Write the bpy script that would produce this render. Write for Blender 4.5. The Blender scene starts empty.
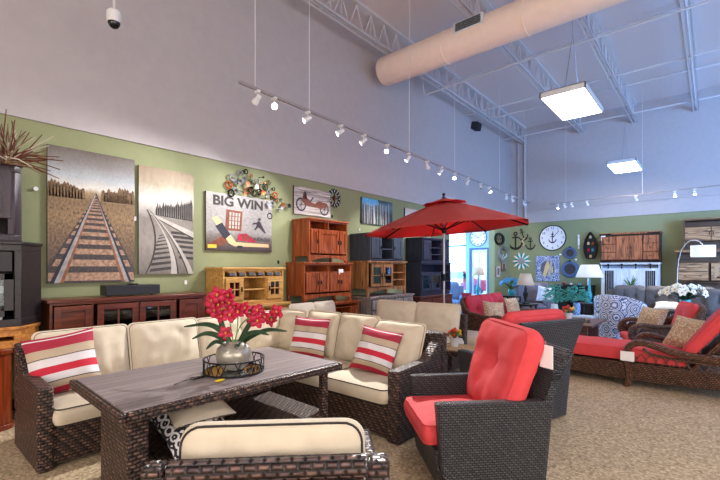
import bpy, bmesh, math, random
from mathutils import Vector, Matrix, noise
PI = math.pi
R = math.radians
S = bpy.context.scene
COL = S.collection

# ------------------------------------------------------------------ camera
cam_d = bpy.data.cameras.new('camera'); cam = bpy.data.objects.new('camera', cam_d); COL.objects.link(cam)
cam.location = (0, 0, 1.5); cam.rotation_euler = (R(90), 0, R(40.578))
cam_d.sensor_width = 36; cam_d.lens = 36 * 411 / 720
cam_d.shift_y = 28 / 720
cam_d.clip_start = .05; cam_d.clip_end = 200
S.camera = cam
# ------------------------------------------------------------------ colour management
S.view_settings.view_transform = 'Standard'; S.view_settings.look = 'None'
S.view_settings.gamma = 1; S.view_settings.use_curve_mapping = False
S.view_settings.exposure = 0.06
# ------------------------------------------------------------------ world: pale daylight sky outside the store
W = bpy.data.worlds.new('sky'); S.world = W; W.use_nodes = True
bg = W.node_tree.nodes['Background']; bg.inputs[0].default_value = (.60, .80, 1, 1); bg.inputs[1].default_value = 4.5
# ------------------------------------------------------------------ large area lights: added fills at unseen walls, plus daylight through the entry
def area(name, loc, rot, sx, sy, power, col):
    l = bpy.data.lights.new(name, 'AREA'); l.shape = 'RECTANGLE'; l.size = sx; l.size_y = sy; l.energy = power; l.color = col
    o = bpy.data.objects.new(name, l); COL.objects.link(o); o.location = loc; o.rotation_euler = rot
    return o
area('fill_blue_back_wall', (6.8, 6.35, 2.1), (R(90), 0, 0), 4.2, 3.0, 1900, (.20, .46, 1))  # added blue light aimed at the back wall from the unseen jog
area('fill_warm_right', (4.3, 0, 2.0), (0, R(90), 0), 3.0, 6.5, 260, (1, .90, .84))  # added warm fill on the room side of the right wall blind
area('fill_warm_front', (0, -4.85, 2.0), (R(90), 0, 0), 8, 3.0, 260, (1, .89, .82))  # added warm fill behind the camera, inside the front wall blind
area('daylight_entry', (-8.3, 11.9, 1.6), (0, R(-90), 0), 2.9, 2.6, 220, (.25, .55, 1))
PANEL_E = 15.5; SPOT_E = 205.0; LENS_E = 30.0

# ================================================================== materials
MATS = {}
def sl(c):
    return tuple(((x / 255 + .055) / 1.055) ** 2.4 if x > 10 else x / 3294.6 for x in c[:3]) + (1,)
def nmat(name):
    m = bpy.data.materials.new(name); m.use_nodes = True
    nt = m.node_tree; b = nt.nodes['Principled BSDF']; MATS[name] = m
    return m, nt, b
def N(nt, t, **k):
    n = nt.nodes.new(t)
    for a, v in k.items():
        if a.startswith('i_'):
            key = a[2:]
            n.inputs[int(key) if key.isdigit() else key.replace('_', ' ')].default_value = v
        else: setattr(n, a, v)
    return n
def L(nt, a, b): nt.links.new(a, b)
def ramp(nt, stops, fac, interp='LINEAR'):
    r = N(nt, 'ShaderNodeValToRGB'); r.color_ramp.interpolation = interp
    e = r.color_ramp.elements
    while len(e) < len(stops): e.new(.5)
    for i, (p, c) in enumerate(sorted(stops, key=lambda q: q[0])): e[i].position = p; e[i].color = c
    L(nt, fac, r.inputs[0]); return r.outputs[0]
def bump(nt, b, h, strength=.3, dist=.01):
    n = N(nt, 'ShaderNodeBump'); n.inputs['Strength'].default_value = strength; n.inputs['Distance'].default_value = dist
    L(nt, h, n.inputs['Height']); L(nt, n.outputs[0], b.inputs['Normal'])
def coords(nt, kind='Object', scale=(1, 1, 1), rot=(0, 0, 0)):
    t = N(nt, 'ShaderNodeTexCoord'); m = N(nt, 'ShaderNodeMapping'); m.inputs['Scale'].default_value = scale
    m.inputs['Rotation'].default_value = rot
    L(nt, t.outputs[kind], m.inputs[0]); return m.outputs[0]
def plain(name, c, rough=.5, metal=0, var=.0, vs=8, bmp=0, bs=200, em=0, spec=.5, kind='Object'):
    m, nt, b = nmat(name); b.inputs['Roughness'].default_value = rough; b.inputs['Metallic'].default_value = metal
    b.inputs['Specular IOR Level'].default_value = spec
    c4 = sl(c); b.inputs['Base Color'].default_value = c4
    co = coords(nt, kind)
    n = N(nt, 'ShaderNodeTexNoise', i_Scale=vs, i_Detail=5); L(nt, co, n.inputs[0])
    v = max(var, .03)
    d = tuple(x * (1 - v) for x in c4[:3]) + (1,); u = tuple(min(1, x * (1 + v)) for x in c4[:3]) + (1,)
    L(nt, ramp(nt, [(.3, d), (.7, u)], n.outputs[0]), b.inputs['Base Color'])
    if bmp:
        n2 = N(nt, 'ShaderNodeTexNoise', i_Scale=bs, i_Detail=2); L(nt, co, n2.inputs[0]); bump(nt, b, n2.outputs[0], bmp, .004)
    if em:
        b.inputs['Emission Color'].default_value = c4; b.inputs['Emission Strength'].default_value = em
    return m
def wood(name, c1, c2, scale=1, rough=.4, axis='x', rustic=0, planks=0):
    m, nt, b = nmat(name); b.inputs['Roughness'].default_value = rough
    sc = {'x': (1.2, 14, 14), 'y': (14, 1.2, 14), 'z': (14, 14, 1.2)}[axis]
    co = coords(nt, 'Object', tuple(s * scale for s in sc))
    n = N(nt, 'ShaderNodeTexNoise', i_Scale=2.2, i_Detail=8, i_Distortion=1.0); L(nt, co, n.inputs[0])
    a, c = sl(c1), sl(c2)
    stops = [(.3, a), (.66, c)]
    if rustic: stops = [(.28, tuple(x * .25 for x in a[:3]) + (1,)), (.4, a), (.6, c), (.8, tuple(min(1, x * 1.35) for x in c[:3]) + (1,))]
    col = ramp(nt, stops, n.outputs[0])
    L(nt, col, b.inputs['Base Color'])
    bump(nt, b, n.outputs[0], .12 if not rustic else .35, .004)
    return m
def wicker(name, c1, c2, gap, bw=.034, bh=.0125, rough=.42, strength=1.0, mott=.6, twill=.3):
    m, nt, b = nmat(name)
    co = coords(nt, 'UV')
    t = N(nt, 'ShaderNodeTexBrick', offset=.5); L(nt, co, t.inputs[0])
    t.inputs['Color1'].default_value = sl(c1); t.inputs['Color2'].default_value = sl(c2); t.inputs['Mortar'].default_value = sl(gap)
    t.inputs['Scale'].default_value = 1; t.inputs['Mortar Size'].default_value = bh * .42; t.inputs['Mortar Smooth'].default_value = 1.0
    t.inputs['Brick Width'].default_value = bw; t.inputs['Row Height'].default_value = bh
    n = N(nt, 'ShaderNodeTexNoise', i_Scale=22, i_Detail=3); L(nt, co, n.inputs[0])
    mx = N(nt, 'ShaderNodeMixRGB', blend_type='MULTIPLY'); mx.inputs[0].default_value = mott
    L(nt, t.outputs[0], mx.inputs[1]); L(nt, ramp(nt, [(.35, (.5, .45, .45, 1)), (.65, (1.35, 1.25, 1.2, 1))], n.outputs[0]), mx.inputs[2])
    sx = N(nt, 'ShaderNodeSeparateXYZ'); L(nt, co, sx.inputs[0])
    a1 = N(nt, 'ShaderNodeMath', operation='MULTIPLY'); a1.inputs[1].default_value = PI / bw; L(nt, sx.outputs[0], a1.inputs[0])
    a2 = N(nt, 'ShaderNodeMath', operation='MULTIPLY_ADD'); a2.inputs[1].default_value = PI / bh / 2; L(nt, sx.outputs[1], a2.inputs[0]); L(nt, a1.outputs[0], a2.inputs[2])
    a3 = N(nt, 'ShaderNodeMath', operation='SINE'); L(nt, a2.outputs[0], a3.inputs[0])
    a4 = N(nt, 'ShaderNodeMath', operation='MULTIPLY_ADD'); a4.inputs[1].default_value = .5; a4.inputs[2].default_value = .5; L(nt, a3.outputs[0], a4.inputs[0])
    m2 = N(nt, 'ShaderNodeMixRGB', blend_type='MULTIPLY'); m2.inputs[0].default_value = twill; L(nt, mx.outputs[0], m2.inputs[1])
    L(nt, ramp(nt, [(.25, (.25, .24, .26, 1)), (.75, (1.3, 1.25, 1.2, 1))], a4.outputs[0]), m2.inputs[2])
    L(nt, m2.outputs[0], b.inputs['Base Color']); b.inputs['Roughness'].default_value = rough
    inv = N(nt, 'ShaderNodeMath', operation='SUBTRACT'); inv.inputs[0].default_value = 1; L(nt, t.outputs[1], inv.inputs[1])
    bump(nt, b, inv.outputs[0], strength, .01)
    return m
def stripes(name, stops, kind='UV', rough=.85, axis=1):
    m, nt, b = nmat(name); co = coords(nt, kind); s = N(nt, 'ShaderNodeSeparateXYZ'); L(nt, co, s.inputs[0])
    L(nt, ramp(nt, [(p, sl(c)) for p, c in stops], s.outputs[axis], 'CONSTANT'), b.inputs['Base Color'])
    b.inputs['Roughness'].default_value = rough
    n = N(nt, 'ShaderNodeTexNoise', i_Scale=300); L(nt, coords(nt), n.inputs[0]); bump(nt, b, n.outputs[0], .15, .002)
    return m
def rings(name, base, cols, scale=5, rough=.8, kind='Object', freq=3.2):
    """concentric medallions on a voronoi lattice (printed fabric)"""
    m, nt, b = nmat(name); co = coords(nt, kind)
    v = N(nt, 'ShaderNodeTexVoronoi', i_Scale=scale, i_Randomness=.35); L(nt, co, v.inputs['Vector'])
    mu = N(nt, 'ShaderNodeMath', operation='MULTIPLY'); mu.inputs[1].default_value = freq; L(nt, v.outputs['Distance'], mu.inputs[0])
    n = N(nt, 'ShaderNodeTexNoise', i_Scale=scale * 5); L(nt, co, n.inputs[0])
    ad = N(nt, 'ShaderNodeMath', operation='MULTIPLY_ADD'); ad.inputs[1].default_value = .5; L(nt, n.outputs[0], ad.inputs[0]); L(nt, mu.outputs[0], ad.inputs[2])
    fr = N(nt, 'ShaderNodeMath', operation='FRACT'); L(nt, ad.outputs[0], fr.inputs[0])
    k = len(cols)
    L(nt, ramp(nt, [(i / k, sl(c)) for i, c in enumerate(cols)], fr.outputs[0], 'CONSTANT'), b.inputs['Base Color'])
    b.inputs['Roughness'].default_value = rough
    return m
def glass(name, tint=(.85, .92, 1), gl=.12):
    m = bpy.data.materials.new(name); m.use_nodes = True; nt = m.node_tree; nt.nodes.clear(); MATS[name] = m
    o = N(nt, 'ShaderNodeOutputMaterial'); t = N(nt, 'ShaderNodeBsdfTransparent'); t.inputs[0].default_value = tint + (1,)
    g = N(nt, 'ShaderNodeBsdfGlossy'); g.inputs['Roughness'].default_value = .03; g.inputs[0].default_value = (.9, .95, 1, 1)
    x = N(nt, 'ShaderNodeMixShader'); x.inputs[0].default_value = gl
    L(nt, t.outputs[0], x.inputs[1]); L(nt, g.outputs[0], x.inputs[2]); L(nt, x.outputs[0], o.inputs[0]); return m

plain('green_paint', (136, 141, 104), .75, bmp=.05, bs=60, var=.03)
plain('white_paint', (180, 174, 176), .8, bmp=.12, bs=45, var=.03)
plain('track_metal', (150, 142, 144), .45)
plain('steel_white', (206, 206, 212), .5)
plain('duct_paint', (248, 228, 216), .55)
plain('alcove_daylight_blue', (150, 190, 215), .8)  # blue of the entry daylight put into the wall colour
plain('white_trim', (215, 222, 230), .5)
plain('blue_frame', (70, 95, 140), .45)
plain('metal_dark', (28, 26, 28), .4, .6)
plain('chrome', (210, 212, 218), .18, 1)
plain('chrome_rough', (170, 170, 175), .35, .9)
plain('white_metal', (225, 225, 228), .4)
plain('black', (18, 17, 19), .45)
plain('black_gloss', (12, 12, 16), .12)
plain('beige_fabric', (202, 190, 168), .9, var=.04, vs=12, bmp=.25, bs=260)
plain('cream_fabric', (222, 212, 192), .9, bmp=.2)
plain('piping_dark', (42, 34, 34), .7)
plain('red_fabric', (210, 64, 70), .8, var=.05, vs=10, bmp=.15, bs=300)
plain('red_deep', (190, 48, 68), .8, var=.05, vs=10, bmp=.15, bs=300)
m = plain('umbrella_red', (212, 92, 86), .75, var=.04, bmp=.1)
nt = m.node_tree; tr_ = N(nt, 'ShaderNodeBsdfTranslucent'); tr_.inputs[0].default_value = sl((225, 50, 70)); mx = N(nt, 'ShaderNodeMixShader'); mx.inputs[0].default_value = .5
L(nt, nt.nodes['Principled BSDF'].outputs[0], mx.inputs[1]); L(nt, tr_.outputs[0], mx.inputs[2]); L(nt, mx.outputs[0], nt.nodes['Material Output'].inputs[0])
plain('grey_fabric', (100, 95, 93), .9, var=.15, vs=30, bmp=.3)
plain('lilac_fabric', (124, 116, 126), .9, var=.08, bmp=.2)
plain('leaf', (34, 64, 36), .45, var=.25, vs=12)
plain('leaf_light', (84, 124, 52), .5, var=.25, vs=12)
plain('leaf_teal', (84, 178, 160), .5, var=.4, vs=10)
plain('petal_red', (172, 6, 54), .5, var=.45, vs=40)
plain('petal_yellow', (236, 190, 50), .55)
plain('petal_white', (236, 236, 222), .55)
plain('petal_blue', (90, 170, 220), .55, var=.3, vs=20)
plain('flower_throat', (200, 130, 60), .5)
plain('white_ceramic', (235, 235, 232), .25)
plain('teal_ceramic', (50, 150, 160), .25, var=.2)
plain('lamp_shade', (232, 230, 224), .8, em=.35)
plain('lamp_shade_tan', (205, 186, 162), .8, em=.15)
plain('paper', (240, 238, 240), .7)
plain('pearl', (158, 154, 142), .25, .45, var=.15, vs=25)
plain('petal_red2', (214, 58, 50), .55, var=.2, vs=20)
plain('yellow_plastic', (235, 205, 30), .4)
plain('clock_face', (236, 234, 238), .5)
plain('ink', (30, 32, 50), .6)
plain('copper', (190, 96, 56), .35, .7, var=.3)
plain('blocking_blind', (235, 230, 222), .9)  # blind added to keep blue sky light out of the unseen windows
plain('asphalt', (170, 175, 185), .8, var=.1)
plain('car_red', (190, 40, 60), .3)
plain('speaker_blue', (24, 26, 34), .7)
plain('screen', (12, 18, 32), .15)
plain('steel_dull', (150, 152, 160), .5, .5)
plain('copper_dark', (150, 90, 60), .5, .4)
plain('olive_metal', (74, 76, 52), .5, .3)
plain('mirror', (190, 195, 200), .05, 1)
plain('slate_tile', (88, 92, 104), .5, var=.3, vs=20)
plain('art_dark', (66, 58, 58), .7, var=.6, vs=60)
plain('rail_steel', (150, 146, 144), .4, var=.3, vs=20)
plain('rail_rust', (132, 82, 54), .6, var=.3, vs=20)
plain('sleeper', (158, 126, 104), .7, var=.5, vs=26)
plain('art_bush', (112, 88, 62), .7, var=.5, vs=40)
plain('porthole_blue', (84, 104, 142), .4)
plain('bw_light', (176, 170, 163), .7, var=.15, vs=9)
plain('bw_dark', (58, 52, 52), .7, var=.3, vs=9)
plain('tan_paint', (214, 186, 140), .6)
plain('brown_paint', (120, 62, 38), .6, var=.3, vs=20)
plain('twig_red', (96, 46, 30), .6); plain('twig_tan', (120, 100, 74), .6); plain('twig_white', (190, 180, 164), .6)
m, nt, b = nmat('light_panel'); b.inputs['Base Color'].default_value = (1, 1, 1, 1)
b.inputs['Emission Color'].default_value = (1, .95, .92, 1); b.inputs['Emission Strength'].default_value = PANEL_E
m, nt, b = nmat('spot_lens'); b.inputs['Emission Color'].default_value = (1, .97, .94, 1); b.inputs['Emission Strength'].default_value = LENS_E
wood('cherry', (92, 36, 22), (146, 64, 34), .8, .3)
wood('cherry_dark', (62, 26, 16), (112, 52, 32), .8, .3)
wood('cherry_mid', (84, 32, 14), (140, 60, 28), .8, .25, 'z')
wood('cherry_red', (106, 44, 19), (176, 88, 42), .8, .25, 'z')
wood('honey', (150, 86, 36), (204, 138, 66), .8, .4)
wood('pine', (168, 118, 52), (216, 168, 92), .7, .5)
wood('espresso', (24, 18, 20), (42, 34, 37), .8, .4)
wood('plum_brown', (42, 32, 40), (64, 50, 60), .8, .4, 'z')
wood('rustic_pine', (120, 78, 42), (176, 124, 76), .8, .55, 'z', 1)
wood('rustic_grey', (120, 108, 104), (168, 156, 148), .9, .6, 'z', 1)
wood('slate_wood', (42, 48, 62), (68, 76, 94), .9, .55, 'z')
wood('navy_wood', (24, 24, 40), (46, 46, 68), .9, .5, 'z')
wood('reclaimed', (112, 64, 40), (182, 112, 72), .8, .55, 'z', 1)
wood('barn_white', (200, 208, 222), (236, 240, 246), .8, .6, 'z')
wood('reclaimed_dark', (52, 30, 22), (84, 50, 34), .8, .55, 'z')
wood('hutch_dark', (84, 58, 40), (122, 92, 68), .8, .6, 'x')
wood('hutch_wood', (120, 88, 60), (180, 144, 106), .8, .6, 'x', 1)
wood('table_brown', (70, 42, 38), (112, 70, 60), .8, .4)
wood('canvas_wood', (150, 140, 136), (208, 200, 196), .8, .7, 'x', 1)
wicker('wicker_brown', (130, 100, 86), (86, 70, 66), (8, 6, 7), .040, .024, .46, .8, .5, .75)
wicker('wicker_big', (112, 88, 80), (84, 70, 72), (7, 5, 6), .052, .030, .34, .9, .5, .5)
wicker('wicker_graphite', (92, 94, 100), (76, 78, 84), (9, 9, 11), .03, .016, .4, .9, .2)
wicker('rattan', (158, 116, 92), (104, 74, 60), (22, 14, 12), .03, .022)
wicker('rattan_pole', (168, 122, 92), (120, 84, 66), (40, 26, 20), .03, .02)
rings('medallion', 0, [(226, 230, 240), (78, 104, 160), (226, 230, 240), (124, 136, 160), (60, 86, 144)], 4.4, freq=3.8)
rings('paisley', 0, [(200, 182, 152), (164, 138, 108), (190, 170, 134), (176, 120, 110), (150, 136, 100), (206, 190, 160)], 14, freq=2.6)
rings('leopard', 0, [(206, 180, 132), (206, 180, 132), (84, 58, 36), (180, 140, 90)], 40, freq=1.6)
rings('mosaic_blue', 0, [(150, 170, 210), (70, 90, 140), (190, 200, 222), (120, 110, 130)], 9, freq=2.0)
rings('blue_floral', 0, [(200, 216, 236), (70, 120, 190), (150, 190, 224), (40, 70, 130)], 9)
rings('trellis', 0, [(226, 224, 226), (226, 224, 226), (36, 32, 36), (40, 36, 40)], 17, freq=2.2)
rings('white_scroll', 0, [(240, 240, 244), (190, 200, 214), (236, 232, 220)], 12)
stripes('pillow_stripe', [(0, (168, 30, 54)), (.09, (180, 162, 138)), (.19, (60, 50, 52)), (.205, (214, 210, 212)), (.33, (190, 34, 56)),
        (.46, (214, 210, 212)), (.60, (70, 60, 60)), (.615, (182, 164, 140)), (.76, (158, 36, 60)), (.93, (222, 216, 218)), (.955, (158, 36, 60))])
glass('clear_glass'); glass('showcase_glass', (.8, .85, .85), .03); glass('cabinet_glass', (.25, .28, .3), .1); glass('vase_glass', (.9, .95, .95), .25)
# table top: slatted dark faux wood, slats run along the length
m, nt, b = nmat('table_slats'); co = coords(nt, 'Object')
t = N(nt, 'ShaderNodeTexBrick', offset=0); L(nt, coords(nt, 'Object', (1, 1, 1), (0, 0, R(90))), t.inputs[0])
t.inputs['Color1'].default_value = sl((148, 138, 138)); t.inputs['Color2'].default_value = sl((128, 118, 120)); t.inputs['Mortar'].default_value = sl((34, 30, 32))
t.inputs['Scale'].default_value = 1; t.inputs['Mortar Size'].default_value = .0022; t.inputs['Brick Width'].default_value = 9; t.inputs['Row Height'].default_value = .088
n = N(nt, 'ShaderNodeTexNoise', i_Scale=1, i_Detail=6); L(nt, coords(nt, 'Object', (60, 3, 10)), n.inputs[0])
mx = N(nt, 'ShaderNodeMixRGB', blend_type='MULTIPLY'); mx.inputs[0].default_value = .8
L(nt, t.outputs[0], mx.inputs[1]); L(nt, ramp(nt, [(.35, (.7, .68, .7, 1)), (.65, (1.15, 1.12, 1.12, 1))], n.outputs[0]), mx.inputs[2]); L(nt, mx.outputs[0], b.inputs['Base Color'])
b.inputs['Roughness'].default_value = .42; bump(nt, b, n.outputs[0], .15, .002)
# carpet
m, nt, b = nmat('carpet'); co = coords(nt, 'Object')
n = N(nt, 'ShaderNodeTexNoise', i_Scale=38, i_Detail=5, i_Roughness=.75); L(nt, co, n.inputs[0])
v = N(nt, 'ShaderNodeTexNoise', i_Scale=7, i_Detail=3, i_Distortion=2.5); L(nt, co, v.inputs[0])
c1 = ramp(nt, [(.34, sl((122, 102, 82))), (.5, sl((184, 163, 131))), (.66, sl((222, 204, 172)))], n.outputs[0])
c2 = ramp(nt, [(.44, (.8, .78, .78, 1)), (.52, (1.06, 1.06, 1.06, 1))], v.outputs[0])
mx = N(nt, 'ShaderNodeMixRGB', blend_type='MULTIPLY'); mx.inputs[0].default_value = .8; L(nt, c1, mx.inputs[1]); L(nt, c2, mx.inputs[2])
L(nt, mx.outputs[0], b.inputs['Base Color']); b.inputs['Roughness'].default_value = .95; bump(nt, b, n.outputs[0], .5, .01)
# roof deck: ribbed metal
m, nt, b = nmat('roof_deck'); b.inputs['Base Color'].default_value = sl((214, 208, 214)); b.inputs['Roughness'].default_value = .7
w = N(nt, 'ShaderNodeTexWave', i_Scale=2.1, bands_direction='X'); L(nt, coords(nt, 'Object'), w.inputs[0]); bump(nt, b, w.outputs[0], .05, .03)
# paintings (upright gradient of the painted picture, in UV)
def painted(name, stops, nscale=6, amt=.12, contrast=.35, fade=(2, 3)):
    m, nt, b = nmat(name); co = coords(nt, 'UV'); s = N(nt, 'ShaderNodeSeparateXYZ'); L(nt, co, s.inputs[0])
    n = N(nt, 'ShaderNodeTexNoise', i_Scale=nscale, i_Detail=8, i_Roughness=.7); L(nt, co, n.inputs[0])
    ad = N(nt, 'ShaderNodeMath', operation='MULTIPLY_ADD'); ad.inputs[1].default_value = amt; L(nt, n.outputs[0], ad.inputs[0]); L(nt, s.outputs[1], ad.inputs[2])
    sb = N(nt, 'ShaderNodeMath', operation='SUBTRACT'); sb.inputs[1].default_value = amt / 2; L(nt, ad.outputs[0], sb.inputs[0])
    n2 = N(nt, 'ShaderNodeTexNoise', i_Scale=nscale * (4 if fade[0] > 1 else 9), i_Detail=7); L(nt, co, n2.inputs[0])
    mx = N(nt, 'ShaderNodeMixRGB', blend_type='MULTIPLY'); L(nt, ramp(nt, [(0, (contrast,) * 3 + (1,)), (min(.99, fade[0]), (contrast,) * 3 + (1,)), (min(1, fade[1]), (contrast * (.2 if fade[0] < 1 else 1),) * 3 + (1,))], s.outputs[1]), mx.inputs[0])
    L(nt, ramp(nt, [(p, sl(c)) for p, c in stops], sb.outputs[0]), mx.inputs[1]); L(nt, ramp(nt, [(.3, (.35, .35, .35, 1)), (.62, (1.25, 1.25, 1.25, 1))], n2.outputs[0]), mx.inputs[2])
    L(nt, mx.outputs[0], b.inputs['Base Color']); b.inputs['Roughness'].default_value = .5
painted('art_track', [(0, (74, 60, 54)), (.3, (112, 88, 66)), (.5, (140, 112, 78)), (.62, (124, 98, 68)), (.675, (160, 138, 104)), (.71, (214, 210, 200)), (.8, (168, 174, 180)), (.9, (128, 124, 122)), (1, (96, 84, 76))], 5, .1, .95, (.56, .7))
painted('art_curve', [(0, (110, 102, 96)), (.3, (140, 132, 124)), (.52, (128, 120, 112)), (.6, (176, 170, 162)), (.7, (212, 208, 204)), (.85, (164, 150, 126)), (1, (136, 114, 88))], 4, .1, .25)
painted('art_trees', [(0, (20, 30, 36)), (.5, (40, 60, 80)), (.8, (90, 130, 150)), (1, (20, 50, 70))], 5, .5, .7)
painted('art_pale', [(0, (200, 190, 190)), (.5, (226, 216, 214)), (1, (196, 180, 176))], 4, .2, .2)
painted('art_hockey', [(0, (52, 40, 40)), (.12, (90, 74, 70)), (.25, (120, 110, 104)), (.35, (156, 152, 150)), (1, (164, 160, 158))], 6, .14, .35)

# ================================================================== mesh helpers
class MB:
    """collects shapes; build() links them as ONE mesh object"""
    def __init__(s): s.bm = bmesh.new(); s.uv = s.bm.loops.layers.uv.new('UVMap'); s.mi = 0; s.custom = set()
    def _f(s, vs, uvs=None):
        try: f = s.bm.faces.new(vs)
        except ValueError: return None
        f.material_index = s.mi; f.smooth = True
        if uvs:
            for l, q in zip(f.loops, uvs): l[s.uv].uv = q
            s.custom.add(f)
        return f
    def box(s, a, b, M=None):
        x0, y0, z0 = a; x1, y1, z1 = b
        p = [(x0, y0, z0), (x1, y0, z0), (x1, y1, z0), (x0, y1, z0), (x0, y0, z1), (x1, y0, z1), (x1, y1, z1), (x0, y1, z1)]
        v = [s.bm.verts.new(M @ Vector(q) if M else q) for q in p]
        for f in ((0, 3, 2, 1), (4, 5, 6, 7), (0, 1, 5, 4), (1, 2, 6, 5), (2, 3, 7, 6), (3, 0, 4, 7)): s._f([v[i] for i in f])
        return s
    def hexa(s, p):
        v = [s.bm.verts.new(q) for q in p]
        for f in ((0, 3, 2, 1), (4, 5, 6, 7), (0, 1, 5, 4), (1, 2, 6, 5), (2, 3, 7, 6), (3, 0, 4, 7)): s._f([v[i] for i in f])
        return s
    def prism(s, pts, lo, hi, M=None, uvs=False):
        """polygon pts (x,y) extruded lo..hi in z, then M"""
        M = M or Matrix()
        a = [s.bm.verts.new(M @ Vector((x, y, lo))) for x, y in pts]; b = [s.bm.verts.new(M @ Vector((x, y, hi))) for x, y in pts]
        s._f(list(reversed(a))); s._f(b)
        n = len(pts)
        for i in range(n): s._f([a[i], a[(i + 1) % n], b[(i + 1) % n], b[i]])
        return s
    def lathe(s, prof, n=20, M=None, cap=True):
        M = M or Matrix(); rs = []
        for r, z in prof: rs.append([s.bm.verts.new(M @ Vector((r * math.cos(2 * PI * i / n), r * math.sin(2 * PI * i / n), z))) for i in range(n)])
        for a, b in zip(rs, rs[1:]):
            for i in range(n): s._f([a[i], a[(i + 1) % n], b[(i + 1) % n], b[i]])
        if cap: s._f(list(reversed(rs[0]))); s._f(rs[-1])
        return s
    def tube(s, pts, r, n=8, closed=False, cap=True):
        pts = [Vector(p) for p in pts]; k = len(pts); rr = r if isinstance(r, (list, tuple)) else [r] * k
        t0 = (pts[1] - pts[0]).normalized(); up = Vector((0, 0, 1)) if abs(t0.z) < .9 else Vector((1, 0, 0))
        nx = t0.cross(up).normalized(); rs = []; d = 0; ds = []
        for i, p in enumerate(pts):
            if closed: t = (pts[(i + 1) % k] - pts[i - 1])
            else: t = pts[min(i + 1, k - 1)] - pts[max(i - 1, 0)]
            t = t.normalized() if t.length > 1e-9 else t0
            nx = (nx - t * nx.dot(t)).normalized(); ny = t.cross(nx)
            if i: d += (p - pts[i - 1]).length
            ds.append(d)
            rs.append([s.bm.verts.new(p + (nx * math.cos(2 * PI * j / n) + ny * math.sin(2 * PI * j / n)) * rr[i]) for j in range(n)])
        m = k if closed else k - 1
        for i in range(m):
            a, b = rs[i], rs[(i + 1) % k]; u0 = ds[i]; u1 = ds[(i + 1) % k] if i + 1 < k else d + .02
            for j in range(n):
                w = 2 * PI * rr[i] / n
                s._f([a[j], a[(j + 1) % n], b[(j + 1) % n], b[j]], [(u0, j * w), (u0, (j + 1) * w), (u1, (j + 1) * w), (u1, j * w)])
        if cap and not closed: s._f(list(reversed(rs[0]))); s._f(rs[-1])
        return s
    def ball(s, c, r, n=8, sc=(1, 1, 1), M=None):
        c = Vector(c); pr = [(max(1e-4, math.sin(PI * i / n)) * r, -math.cos(PI * i / n) * r) for i in range(n + 1)]
        X = Matrix.Translation(c) @ (M or Matrix()) @ Matrix.Diagonal((*sc, 1)); return s.lathe(pr, n + 4, X)
    def grid(s, P, uvs=None):
        """P[i][j] points -> quad sheet"""
        V = [[s.bm.verts.new(p) for p in row] for row in P]; a, b = len(V), len(V[0])
        for i in range(a - 1):
            for j in range(b - 1):
                s._f([V[i][j], V[i + 1][j], V[i + 1][j + 1], V[i][j + 1]],
                     [(q[0] / (a - 1), q[1] / (b - 1)) for q in ((i, j), (i + 1, j), (i + 1, j + 1), (i, j + 1))] if uvs else None)
        return s
    def build(s, name, mat, parent=None, bevel=0, loc=(0, 0, 0), rot=(0, 0, 0), flat=False, solid=0, merge=False):
        bm = s.bm
        if merge: bmesh.ops.remove_doubles(bm, verts=bm.verts, dist=1e-5)
        bmesh.ops.recalc_face_normals(bm, faces=bm.faces)
        for f in bm.faces:
            if f in s.custom: continue
            n = f.normal; a = max(range(3), key=lambda i: abs(n[i]))
            for l in f.loops:
                c = l.vert.co; l[s.uv].uv = (c.x, c.y) if a == 2 else ((c.y, c.z) if a == 0 else (c.x, c.z))
        if flat:
            for f in bm.faces: f.smooth = False
        else:
            for e in bm.edges:
                if len(e.link_faces) == 2 and e.calc_face_angle(0) > R(38): e.smooth = False
        me = bpy.data.meshes.new(name); bm.to_mesh(me); bm.free()
        for m in ([mat] if isinstance(mat, str) else mat): me.materials.append(MATS[m])
        o = bpy.data.objects.new(name, me); COL.objects.link(o); o.parent = parent; o.location = loc; o.rotation_euler = rot
        if bevel:
            q = o.modifiers.new('bevel', 'BEVEL'); q.width = bevel; q.segments = 2; q.limit_method = 'ANGLE'
        if solid:
            q = o.modifiers.new('solid', 'SOLIDIFY'); q.thickness = solid
        return o
def tag(o, label=None, cat=None, group=None, kind=None):
    if label: o['label'] = label
    if cat: o['category'] = cat
    if group: o['group'] = group
    if kind: o['kind'] = kind
    return o
def thing(name, label, cat, loc=(0, 0, 0), rz=0, group=None, rot=None):
    o = bpy.data.objects.new(name, None); COL.objects.link(o); o.empty_display_size = .1
    o.location = loc; o.rotation_euler = rot or (0, 0, R(rz)); return tag(o, label, cat, group)
def dup(root, loc=None, rz=None, label=None, parent=None):
    c = root.copy(); COL.objects.link(c); c.parent = parent
    if loc is not None: c.location = loc
    if rz is not None: c.rotation_euler = (0, 0, R(rz))
    if label: c['label'] = label
    for ch in root.children: dup(ch, parent=c)
    return c
def T(x, y, z): return Matrix.Translation((x, y, z))
def RX(a): return Matrix.Rotation(R(a), 4, 'X')
def RY(a): return Matrix.Rotation(R(a), 4, 'Y')
def RZ(a): return Matrix.Rotation(R(a), 4, 'Z')
def crv(pts, n=6):
    """Catmull-Rom through pts"""
    P = [Vector(p) for p in pts]; P = [P[0] * 2 - P[1]] + P + [P[-1] * 2 - P[-2]]; out = []
    for i in range(1, len(P) - 2):
        for k in range(n):
            t = k / n; a, b, c, d = P[i - 1:i + 3]
            out.append(.5 * ((2 * b) + (c - a) * t + (2 * a - 5 * b + 4 * c - d) * t * t + (3 * b - a - 3 * c + d) * t ** 3))
    return out + [P[-2]]
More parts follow.
